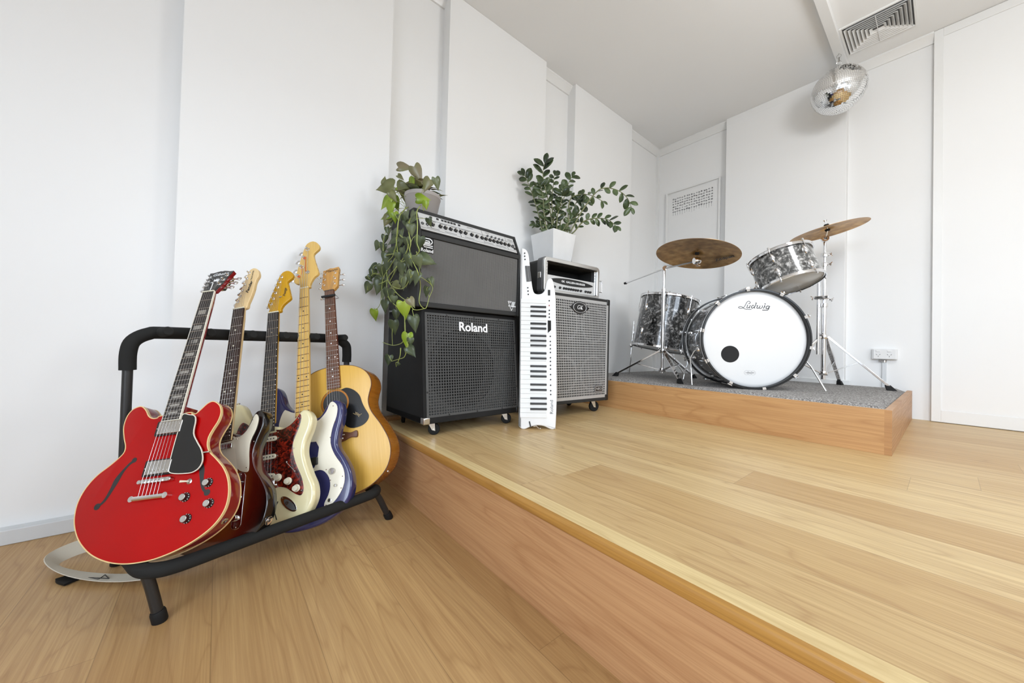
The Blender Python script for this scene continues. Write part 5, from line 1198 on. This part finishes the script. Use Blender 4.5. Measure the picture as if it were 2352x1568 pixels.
def tripod(t, c, hubz, lowz, feet, width=.014):
    """double-braced stand legs"""
    for f in feet:
        f = Vector(f); h_ = Vector((c[0], c[1], hubz)); lo = Vector((c[0], c[1], lowz)); d = (f-Vector((c[0], c[1], f.z))).normalized(); sd = Vector((-d.y, d.x, 0))
        st = h_+d*.022; end = f+Vector((0, 0, .018))-d*.012; mid = st.lerp(end, .52)
        m = MB()
        for p, q, w in ((st, end, width), ):
            ax = (q-p).normalized(); nn = ax.cross(sd).normalized()
            m.hexa([p-sd*w-nn*.007, p+sd*w-nn*.007, p+sd*w+nn*.007, p-sd*w+nn*.007, q-sd*w*.8-nn*.007, q+sd*w*.8-nn*.007, q+sd*w*.8+nn*.007, q-sd*w*.8+nn*.007])
        l_ = m.build('leg', 'chrome', t, bevel=.002)
        p, q = lo+d*.018, mid; ax = (q-p).normalized(); nn = ax.cross(sd).normalized(); w = width*.75
        MB().hexa([p-sd*w-nn*.003, p+sd*w-nn*.003, p+sd*w+nn*.003, p-sd*w+nn*.003, q-sd*w-nn*.003, q+sd*w-nn*.003, q+sd*w+nn*.003, q-sd*w+nn*.003]).build('brace', 'chrome', l_, bevel=.001)
        e = f-d*.02; m = MB(); w = .017
        m.hexa([e-sd*w-d*.012, e+sd*w-d*.012, e+sd*w*.9+d*.038, e-sd*w*.9+d*.038, e-sd*w*.7-d*.022+Vector((0, 0, .034)), e+sd*w*.7-d*.022+Vector((0, 0, .034)), e+sd*w*.6+d*.006+Vector((0, 0, .036)), e-sd*w*.6+d*.006+Vector((0, 0, .036))])
        m.build('rubber_foot', 'rubber', l_, bevel=.004)
    for z in (hubz, lowz): MB().lathe([(.013, -.016), (.024, -.016), (.026, -.012), (.026, .012), (.024, .016), (.013, .016)], 20, (c[0], c[1], z)).build('collar', 'chrome', t)
def wing(t, p, d, s=.018):
    p, d = Vector(p), Vector(d).normalized(); sd = d.orthogonal().normalized()
    m = MB().cyl(p, p+d*.02, .006, seg=10); m.tube([p+d*.018-sd*s, p+d*.012, p+d*.018+sd*s], [.004, .0055, .004], 8); m.build('wing_nut', 'chrome', t)
# left cymbal on its boom stand
c = (.642, 2.756)
t = thing('cymbal_stand', 'chrome boom cymbal stand beside the floor tom', 'cymbal stand')
tripod(t, c, .735, .585, ((.283, 2.629, CZ), (.728, 3.144, CZ), (.916, 2.494, CZ)))
MB().cyl((c[0], c[1], .56), (c[0], c[1], 1.225), .0145, seg=20).build('lower_tube', 'chrome', t)
MB().cyl((c[0], c[1], 1.22), (c[0], c[1], 1.385), .0105, seg=18).build('upper_tube', 'chrome', t)
MB().lathe([(.0105, -.014), (.021, -.014), (.021, .014), (.0105, .014)], 20, (c[0], c[1], 1.22)).build('collar', 'chrome', t)
P = Vector((c[0], c[1], 1.40)); dv = Vector((.288, -.066, .004))
wing(t, (c[0], c[1], 1.22), (.7, .3, 0))
MB().lathe([(0, -.017), (.019, -.017), (.021, -.012), (.021, .012), (.019, .017), (0, .017)], 24, P, (.757, -.653, 0)).build('tilter', 'chrome', t)
bm_ = MB().tube([P-dv*1.45+Vector((0, 0, -.05)), P, P+dv*.96], .0078, 12).build('boom_arm', 'chrome', t)
e_ = P-dv*1.45+Vector((0, 0, -.05)); MB().cyl(e_+dv*.06, e_-dv*.02, .0105, seg=14).build('end_cap', 'rubber', bm_)
CL = Vector((.921, 2.705, 1.472)); nC = Vector((.042, .191, .981)).normalized()
J = P+dv*.98; 
MB().lathe([(0, -.022), (.022, -.022), (.025, -.016), (.025, .016), (.022, .022), (0, .022)], 20, J, (.577, .80, .1)).build('tilter', 'chrome', t)
m = MB().tube([J, CL-nC*.014, CL+nC*.045], [.0055, .0042, .0035], 10); m.build('spindle', 'chrome', t)
wing(t, J+Vector((.01, 0, -.022)), (.1, -.1, -1), .014); wing(t, CL+nC*.045, nC, .013)
MB().lathe([(0, -.014), (.014, -.014), (.016, -.008), (.014, .0), (0, .0)], 20, CL-nC*.006, nC).build('felt', 'felt', t)
MB().lathe([(0, .016), (.013, .016), (.013, .026), (0, .026)], 20, CL, nC).build('felt', 'felt', t)
def cymbal(lbl, C_, n, R, sig=None):
    t = thing('cymbal', lbl, 'cymbal', frame(C_, n.orthogonal(), None, n), None)
    pr = [(.0065, .0235), (.018, .023), (.032, .019), (.043, .0105), (.050, .0075), (.06, .0065), (R*.6, .002), (R*.85, -.006), (R, -.0125)]
    m = MB(); m.lathe(pr+[(r, h-.0014) for r, h in reversed(pr)]+[pr[0]], 96); m.build('disc', 'bronze', t, angle=60); return t
t = cymbal('large bronze cymbal on the boom stand left of the bass drum', CL-nC*.010, nC, .281)
M_ = t.matrix_world.copy()
fm = frame(CL-nC*.010, nC.orthogonal(), None, nC)
vt = (fm.inverted().to_3x3() @ Vector((.757, .653, 0))); an = math.atan2(vt.y, vt.x)
text('lettering', 'Zildjian', .050, 'ink', t, Matrix.Rotation(an+.1, 4, 'Z') @ T3(.188, -.005, -.0092) @ Matrix.Rotation(pi, 4, 'X') @ Matrix.Rotation(radians(62), 4, 'Z'), .0002, .3, 1, .0008)
# right cymbal
c = (1.520, 3.42)
t = thing('cymbal_stand', 'tall chrome straight cymbal stand right of the bass drum', 'cymbal stand')
tripod(t, c, .87, .605, ((1.868, 3.471, CZ), (1.576, 3.70, CZ), (1.25, 3.22, CZ)))
MB().cyl((c[0], c[1], .56), (c[0], c[1], 1.10), .016, seg=20).build('lower_tube', 'chrome', t)
MB().cyl((c[0], c[1], 1.09), (c[0], c[1], 1.40), .0125, seg=18).build('middle_tube', 'chrome', t)
MB().cyl((c[0], c[1], 1.39), (c[0], c[1], 1.575), .0095, seg=16).build('upper_tube', 'chrome', t)
m = MB()
for z, r in ((1.155, .026), (1.10, .024), (1.40, .021), (1.47, .024)): m.lathe([(.010, -.014), (r, -.014), (r+.001, 0), (r, .014), (.010, .014)], 20, (c[0], c[1], z))
parts(m, 'collar', 'chrome', t)
MB().cyl((c[0]-.028, c[1]-.03, .74), (c[0]-.028, c[1]-.03, 1.29), .0105, seg=16).build('accessory_tube', 'chrome', t)
MB().box(-.05, .03, -.045, .01, -.012, .012).build('memory_clamp', 'chrome', t, bevel=.004, mw=T3(c[0], c[1], 1.155))
wing(t, (c[0]-.05, c[1]-.03, 1.155), (-1, -.5, 0), .022); wing(t, (c[0]+.03, c[1], 1.14), (1, -.3, 0)); wing(t, (c[0]+.02, c[1], 1.40), (1, -.2, 0)); wing(t, (c[0]+.02, c[1], 1.47), (1, .2, 0)); wing(t, (c[0], c[1]-.02, .885), (-.5, -1, 0))
CR = Vector((1.537, 3.385, 1.653)); nR = Vector((-.172, -.097, .980)).normalized()
J = Vector((c[0], c[1], 1.590))
MB().lathe([(.010, -.016), (.022, -.016), (.024, -.01), (.024, .01), (.022, .016), (.010, .016)], 20, J, (.3, -.95, 0)).build('tilter', 'chrome', t)
MB().tube([J, CR-nR*.012, CR+nR*.05], [.006, .0042, .0035], 10).build('spindle', 'chrome', t)
MB().lathe([(0, -.014), (.013, -.014), (.016, -.004), (.016, 0), (0, 0)], 20, CR-nR*.004, nR).build('felt', 'felt', t)
MB().lathe([(0, .02), (.015, .02), (.015, .03), (.010, .034), (0, .034)], 20, CR, nR).build('felt', 'felt', t)
wing(t, CR+nR*.045, nR, .012)
cymbal('smaller bronze cymbal high on the straight stand right of the rack tom', CR-nR*.008, nR, .224)
# pedal and hi-hat feet behind the kit
t = thing('bass_drum_pedal', 'chrome pedal on the carpet behind the bass drum', 'pedal', frame((1.02, 3.02, CZ), (.757, .653, 0), None, (0, 0, 1)))
MB().box(-.05, .05, .0, .28, .002, .010).build('base_plate', 'black', t, bevel=.002)
MB().hexa([(-.035, .04, .02), (.035, .04, .02), (.035, .28, .014), (-.035, .28, .014), (-.035, .04, .05), (.035, .04, .05), (.035, .28, .018), (-.035, .28, .018)]).build('footboard', 'chrome', t)
for x in (-.05, .05): MB().cyl((x, .02, .005), (x, .02, .20), .008, seg=10).build('post', 'chrome', t)
MB().cyl((-.05, .02, .19), (.05, .02, .19), .006, seg=10).build('axle', 'chrome', t)
LEAVES= [(0.219, 0.76, 1.699, 0.083, 5, 'o'), (0.379, 0.76, 1.599, 0.093, 60, 'o'), (0.171, 0.665, 1.573, 0.111, 175, 'o'), (0.167, 0.665, 1.617, 0.046, 270, 'o'), (0.59, 0.76, 1.481, 0.056, 75, 'd'), (0.124, 0.76, 1.61, 0.069, 190, 'l'), (0.239, 0.76, 1.543, 0.118, 95, 'o'), (0.481, 0.76, 1.511, 0.071, 110, 'o'), (0.452, 0.76, 1.455, 0.066, 5, 'l'), (0.481, 0.76, 1.413, 0.042, 90, 'l'), (0.187, 0.665, 1.482, 0.081, 150, 'l'), (0.27, 0.665, 1.429, 0.075, 100, 'l'), (0.094, 0.76, 1.532, 0.077, 80, 'l'), (0.203, 0.665, 1.409, 0.071, 170, 'l'), (0.333, 0.665, 1.369, 0.055, 80, 'l'), (0.214, 0.665, 1.381, 0.064, 110, 'o'), (0.542, 0.665, 1.3, 0.044, 140, 'd'), (0.545, 0.751, 1.311, 0.043, 70, 'd'), (0.538, 0.665, 1.256, 0.056, 90, 'd'), (0.227, 0.665, 1.329, 0.038, 90, 'd'), (0.195, 0.665, 1.288, 0.049, 90, 'd'), (0.09, 0.663, 1.273, 0.054, 110, 'd'), (0.309, 0.665, 1.257, 0.062, 150, 'd'), (0.296, 0.665, 1.216, 0.062, 190, 'd'), (0.508, 0.665, 1.198, 0.062, 90, 'd'), (0.545, 0.702, 1.2, 0.068, 100, 'd'), (0.396, 0.665, 1.158, 0.047, 90, 'd'), (0.222, 0.665, 1.179, 0.07, 90, 'd'), (0.527, 0.665, 1.121, 0.061, 80, 'd'), (0.626, 0.665, 1.096, 0.059, 80, 'd'), (0.545, 0.75, 1.132, 0.08, 20, 'd'), (0.09, 0.64, 1.154, 0.054, 150, 'd'), (0.09, 0.641, 1.114, 0.06, 110, 'd'), (0.09, 0.629, 1.089, 0.04, 60, 'd'), (0.09, 0.618, 1.034, 0.066, 120, 'd'), (0.439, 0.665, 1.086, 0.07, 100, 'd'), (0.547, 0.665, 1.04, 0.061, 100, 'd'), (0.606, 0.665, 1.024, 0.059, 110, 'd'), (0.545, 0.769, 1.032, 0.046, 60, 'd'), (0.545, 0.745, 0.983, 0.051, 100, 'd'), (0.123, 0.665, 1.043, 0.086, 95, 'd'), (0.344, 0.665, 1.024, 0.061, 160, 'o'), (0.098, 0.665, 1.106, 0.054, 180, 'd'), (0.568, 0.665, 0.922, 0.049, 60, 'o'), (0.234, 0.665, 0.928, 0.07, 100, 'd'), (0.489, 0.665, 0.894, 0.085, 85, 'l'), (0.09, 0.661, 0.891, 0.067, 95, 'l'), (0.6, 0.665, 0.827, 0.075, 85, 'd'), (0.387, 0.665, 0.876, 0.054, 100, 'd'), (0.368, 0.665, 0.817, 0.072, 95, 'd'), (0.527, 0.665, 0.752, 0.072, 90, 'l'), (0.155, 0.76, 1.665, 0.041, 30, 'o'), (0.338, 0.76, 1.562, 0.076, 100, 'l'), (0.307, 0.665, 1.481, 0.056, 60, 'o'), (0.181, 0.665, 1.238, 0.059, 100, 'd'), (0.252, 0.665, 1.136, 0.069, 100, 'd'), (0.282, 0.665, 0.981, 0.075, 95, 'd'), (0.182, 0.665, 1.121, 0.072, 95, 'd'), (0.465, 0.665, 1.022, 0.063, 90, 'd'), (0.35, 0.665, 0.951, 0.048, 100, 'd'), (0.582, 0.665, 0.704, 0.057, 55, 'd'), (0.307, 0.665, 0.654, 0.053, 95, 'd'), (0.425, 0.665, 0.64, 0.021, 130, 'd'), (0.563, 0.665, 0.747, 0.04, 90, 'd')]
VINES= [[(0.455, 0.76, 1.396), (0.417, 0.76, 1.462), (0.297, 0.76, 1.499), (0.236, 0.76, 1.471), (0.381, 0.665, 1.344), (0.366, 0.665, 1.239), (0.379, 0.665, 1.182), (0.286, 0.665, 1.131), (0.194, 0.665, 1.087), (0.173, 0.665, 1.018), (0.16, 0.665, 0.953), (0.09, 0.664, 0.918)], [(0.419, 0.76, 1.431), (0.591, 0.665, 1.328), (0.602, 0.665, 1.265), (0.601, 0.665, 1.189), (0.617, 0.665, 1.138), (0.398, 0.665, 1.125), (0.339, 0.665, 1.086), (0.293, 0.665, 1.042), (0.452, 0.665, 1.0), (0.547, 0.665, 1.04), (0.559, 0.665, 1.055)], [(0.362, 0.76, 1.435), (0.502, 0.665, 1.29), (0.535, 0.665, 1.203), (0.524, 0.665, 1.172), (0.561, 0.665, 1.115), (0.623, 0.665, 1.051), (0.545, 0.714, 1.007), (0.545, 0.71, 0.933), (0.545, 0.742, 0.908), (0.545, 0.759, 0.961), (0.545, 0.773, 1.015), (0.545, 0.713, 1.052)], [(0.284, 0.76, 1.47), (0.395, 0.665, 1.364), (0.372, 0.665, 1.268), (0.331, 0.665, 1.185), (0.25, 0.665, 1.155), (0.257, 0.665, 1.072), (0.394, 0.665, 0.983), (0.528, 0.665, 0.93), (0.596, 0.665, 0.892), (0.545, 0.742, 0.908)], [(0.403, 0.665, 1.267), (0.508, 0.665, 1.198), (0.428, 0.665, 1.132), (0.257, 0.665, 1.072), (0.282, 0.665, 0.975), (0.399, 0.665, 0.917), (0.483, 0.665, 0.871), (0.495, 0.665, 0.814), (0.506, 0.665, 0.757), (0.529, 0.665, 0.724)], [(0.379, 0.665, 1.182), (0.194, 0.665, 1.197), (0.145, 0.665, 1.12), (0.09, 0.644, 1.118), (0.09, 0.626, 1.088)], [(0.258, 0.665, 1.066), (0.093, 0.665, 1.06), (0.09, 0.639, 1.063), (0.09, 0.618, 1.027)], [(0.494, 0.665, 0.84), (0.502, 0.665, 0.795), (0.495, 0.665, 0.771), (0.462, 0.665, 0.743), (0.351, 0.665, 0.732), (0.214, 0.665, 0.746)], [(0.502, 0.665, 0.795), (0.547, 0.665, 0.75), (0.532, 0.665, 0.723), (0.501, 0.665, 0.681), (0.441, 0.665, 0.668), (0.347, 0.665, 0.653)], [(0.455, 0.665, 0.721), (0.449, 0.665, 0.682), (0.407, 0.665, 0.63)], [(0.555, 0.665, 0.747), (0.508, 0.665, 0.702)]]
ZZ= [([(0.204, 1.824, 1.576), (0.181, 1.794, 1.707), (0.159, 1.765, 1.82), (0.135, 1.733, 1.925), (0.113, 1.704, 2.007)], 1, 12), ([(0.249, 1.879, 1.589), (0.238, 1.842, 1.78), (0.227, 1.806, 1.901), (0.225, 1.782, 2.0), (0.242, 1.781, 2.068)], 1.35, 9), ([(0.276, 1.911, 1.59), (0.273, 1.936, 1.765), (0.283, 1.976, 1.934), (0.294, 2.018, 2.029)], 1, 9), ([(0.254, 1.885, 1.59), (0.217, 1.888, 1.829), (0.201, 1.917, 1.967), (0.182, 1.944, 2.061)], 0.9, 9), ([(0.321, 1.967, 1.585), (0.387, 2.022, 1.733), (0.461, 2.089, 1.873), (0.517, 2.134, 1.906), (0.586, 2.198, 1.88), (0.632, 2.234, 1.824), (0.658, 2.247, 1.753)], 1, 9), ([(0.312, 1.955, 1.584), (0.314, 1.973, 1.816), (0.342, 2.025, 1.876), (0.397, 2.111, 1.884), (0.448, 2.194, 1.846)], 0.85, 8), ([(0.336, 1.985, 1.581), (0.407, 2.023, 1.66), (0.483, 2.067, 1.677), (0.558, 2.111, 1.658), (0.612, 2.132, 1.605)], 0.95, 10), ([(0.297, 1.938, 1.591), (0.321, 1.965, 1.668), (0.359, 2.01, 1.715), (0.387, 2.042, 1.821)], 1, 9), ([(0.216, 1.839, 1.58), (0.173, 1.825, 1.641), (0.126, 1.806, 1.671)], 0.75, 7), ([(0.266, 1.9, 1.59), (0.291, 1.875, 1.699), (0.33, 1.868, 1.775), (0.359, 1.849, 1.871)], 1, 9), ([(0.235, 1.862, 1.589), (0.187, 1.864, 1.708), (0.133, 1.859, 1.815), (0.078, 1.852, 1.972)], 0.9, 9), ([(0.283, 1.92, 1.591), (0.324, 1.983, 1.717), (0.345, 2.022, 1.829), (0.358, 2.053, 1.864)], 1.0, 8), ([(0.24, 1.868, 1.585), (0.23, 1.906, 1.723), (0.216, 1.938, 1.844), (0.208, 1.978, 1.952)], 0.9, 9), ([(0.225, 1.85, 1.585), (0.213, 1.817, 1.705), (0.214, 1.8, 1.836), (0.207, 1.773, 1.921)], 0.9, 9)]
# ------------------------------------------------------------------ plants
def leaf(mb, tip_from, direction, nrm, L, w, shape='heart', curl=.18):
    """leaf blade: base at tip_from, pointing along direction"""
    d = Vector(direction).normalized(); n = (Vector(nrm)-d*Vector(nrm).dot(d)).normalized(); s = d.cross(n)
    if shape == 'heart': pr = [(-.10, .20), (-.12, .34), (-.02, .46), (.14, .50), (.32, .46), (.52, .33), (.72, .18), (.88, .06), (1.0, .0)]
    else: pr = [(0, .02), (.08, .16), (.22, .34), (.42, .46), (.62, .48), (.80, .38), (.93, .18), (1.0, .0)]
    o = len(mb.v); vs = []
    base = Vector(tip_from)
    def P(u, v):
        z = -curl*L*(max(u, 0)**2)+.10*w*(abs(v)/max(w*.5, 1e-6))*1.2
        return base+d*(u*L)+s*v+n*z
    vs.append(P(0, 0))
    mids = [max(u, 0) for u, _ in pr]
    for (u, ww), um in zip(pr, mids): vs += [P(u, -ww*w), P(um*.98+.0, 0), P(u, ww*w)]
    fs = []
    for i in range(len(pr)-1):
        a, b = 1+3*i, 4+3*i
        fs += [(a, a+1, b+1, b), (a+1, a+2, b+2, b+1)]
    if shape == 'heart': fs += [(0, 2, 1), (0, 3, 2)] if False else []
    mb.add(vs, fs)
def solid(o, th=.0006):
    md = o.modifiers.new('thickness', 'SOLIDIFY'); md.thickness = th; return o
rr = random.Random(21)
# trailing philodendron
t = thing('trailing_plant', 'trailing heart-leaf philodendron in a grey pot on top of the guitar amplifier', 'plant')
pc = Vector((.300, .825, zu+UH+.001))
MB().lathe([(0, 0), (.070, 0), (.073, .004), (.093, .108), (.095, .110), (.095, .128), (.088, .128), (.085, .102), (0, .100)], 48, pc).build('pot', 'pot', t)
MB().lathe([(0, .112), (.086, .111)], 24, pc).build('soil', 'soil', t)
md_, ml_, mo_ = MB(), MB(), MB()
view = -fw
for x, y, z, ln, a, c_ in LEAVES:
    a = radians(a+rr.uniform(-8, 8)); d = rt*cos(a)-up*sin(a)+view*rr.uniform(-.25, .15)
    n = view+rt*rr.uniform(-.45, .45)+up*rr.uniform(-.1, .5)
    p = Vector((x, y, z))-d.normalized()*ln*.5
    leaf({'d': md_, 'l': ml_, 'o': mo_}[c_], p, d, n, ln*1.02, ln*rr.uniform(.72, .86), 'heart', rr.uniform(.05, .22))
for k_ in range(26):      # fuller crown over the pot and backing leaves down the side
    a = rr.uniform(0, 2*pi); R_ = rr.uniform(.03, .08); p = pc+Vector((R_*cos(a), R_*sin(a), .125+rr.uniform(0, .05)))
    d = Vector((cos(a)+rr.uniform(-.3, .3), sin(a)-.3, rr.uniform(-.1, .7))); leaf(rr.choice((md_, mo_, mo_)), p, d, (0, -.3, 1), rr.uniform(.05, .08), rr.uniform(.035, .055), 'heart', .3)
for k_ in range(34):
    p = Vector((rr.uniform(.14, .50), rr.uniform(.672, .70), rr.uniform(.98, 1.40))); a = rr.uniform(-.6, .6)
    leaf(md_, p, Vector((sin(a), -.15, -cos(a))), (rr.uniform(.1, .8), -1, rr.uniform(0, .6)), rr.uniform(.04, .065), rr.uniform(.03, .048), 'heart', .15)
for k_, mb_, mt_ in (('foliage', md_, 'leafd'), ('young_foliage', ml_, 'leafl'), ('olive_foliage', mo_, 'leafo')):
    solid(tag(mb_.build(k_, mt_, t), kind='stuff'))
m = MB()
for v in VINES:
    Q = spline(v, 5, False); m.tube(Q, [.0026*(1-.45*i/len(Q)) for i in range(len(Q))], 7)
for x, y, z, ln, a, c_ in LEAVES:
    p = Vector((x, y, z)); best = min((Vector(q) for v in VINES for q in v), key=lambda q: (q-p).length)
    a = radians(a); d = rt*cos(a)-up*sin(a); b = p-d*ln*.5
    if (best-b).length < .16: m.tube(spline([best, best.lerp(b, .5)+Vector((0, -.008, .012)), b], 4, False), .0012, 6)
tag(m.build('vines', 'stemg', t), kind='stuff')
# ZZ plant
t = thing('zz_plant', 'ZZ plant with dark glossy leaflets in a square white planter on the rack case', 'plant')
cx, cy, zb = .235, 1.893, 1.0895+.232+.0055
m = MB(); b, T_, h_c2 = .092, .118, .245
def sq(r, z): return [(cx-r, cy-r, z), (cx+r, cy-r, z), (cx+r, cy+r, z), (cx-r, cy+r, z)]
m.rings([sq(b, zb), sq(T_, zb+h_c2), sq(T_-.008, zb+h_c2), sq(T_-.010, zb+h_c2-.03), ], True); m.build('planter', 'potw', t, bevel=.003)
MB().rings([sq(T_-.012, zb+h_c2-.04), sq(T_-.011, zb+h_c2-.022)]).build('soil', 'soil', t, smooth=False)
ms, mf = MB(), MB()
for pts, sc_, n in ZZ:
    pts = [Vector(p) for p in pts]; root = Vector((cx+(pts[0].x-cx)*.0+rr.uniform(-.05, .05), cy+rr.uniform(-.06, .06), zb+h_c2-.05))
    pts[0] = Vector((max(cx-.09, min(cx+.09, pts[0].x)), max(cy-.09, min(cy+.09, pts[0].y)), zb+h_c2+.005))
    Q = spline([root]+pts, 7, False); N_ = len(Q); ms.tube(Q, [.0062*(1-.72*i/N_) for i in range(N_)], 8)
    s0 = int(N_*.30)
    for i in range(int(n*1.6)):
        k_ = s0+int((N_-2-s0)*i/(int(n*1.6)-1)); p = Q[k_]; T__ = (Q[min(k_+1, N_-1)]-Q[k_-1]).normalized()
        sd = T__.cross(view).normalized()*(1 if i % 2 else -1); d = sd*rr.uniform(.7, 1.1)+T__*rr.uniform(.5, .9)+view*rr.uniform(-.5, .5)
        ln = rr.uniform(.050, .070)*sc_*(.8+.5*i/(n*2))
        leaf(mf, p, d, view+up*rr.uniform(-.2, .9)+rt*rr.uniform(-.6, .6), ln, ln*rr.uniform(.52, .66), 'oval', rr.uniform(-.1, .2))
    leaf(mf, Q[-1], (Q[-1]-Q[-3]), view+up*.4, .055*sc_, .030*sc_, 'oval', .1)
solid(tag(mf.build('foliage', 'leafz', t), kind='stuff'), .0009)
tag(ms.build('stems', 'stemz', t), kind='stuff')
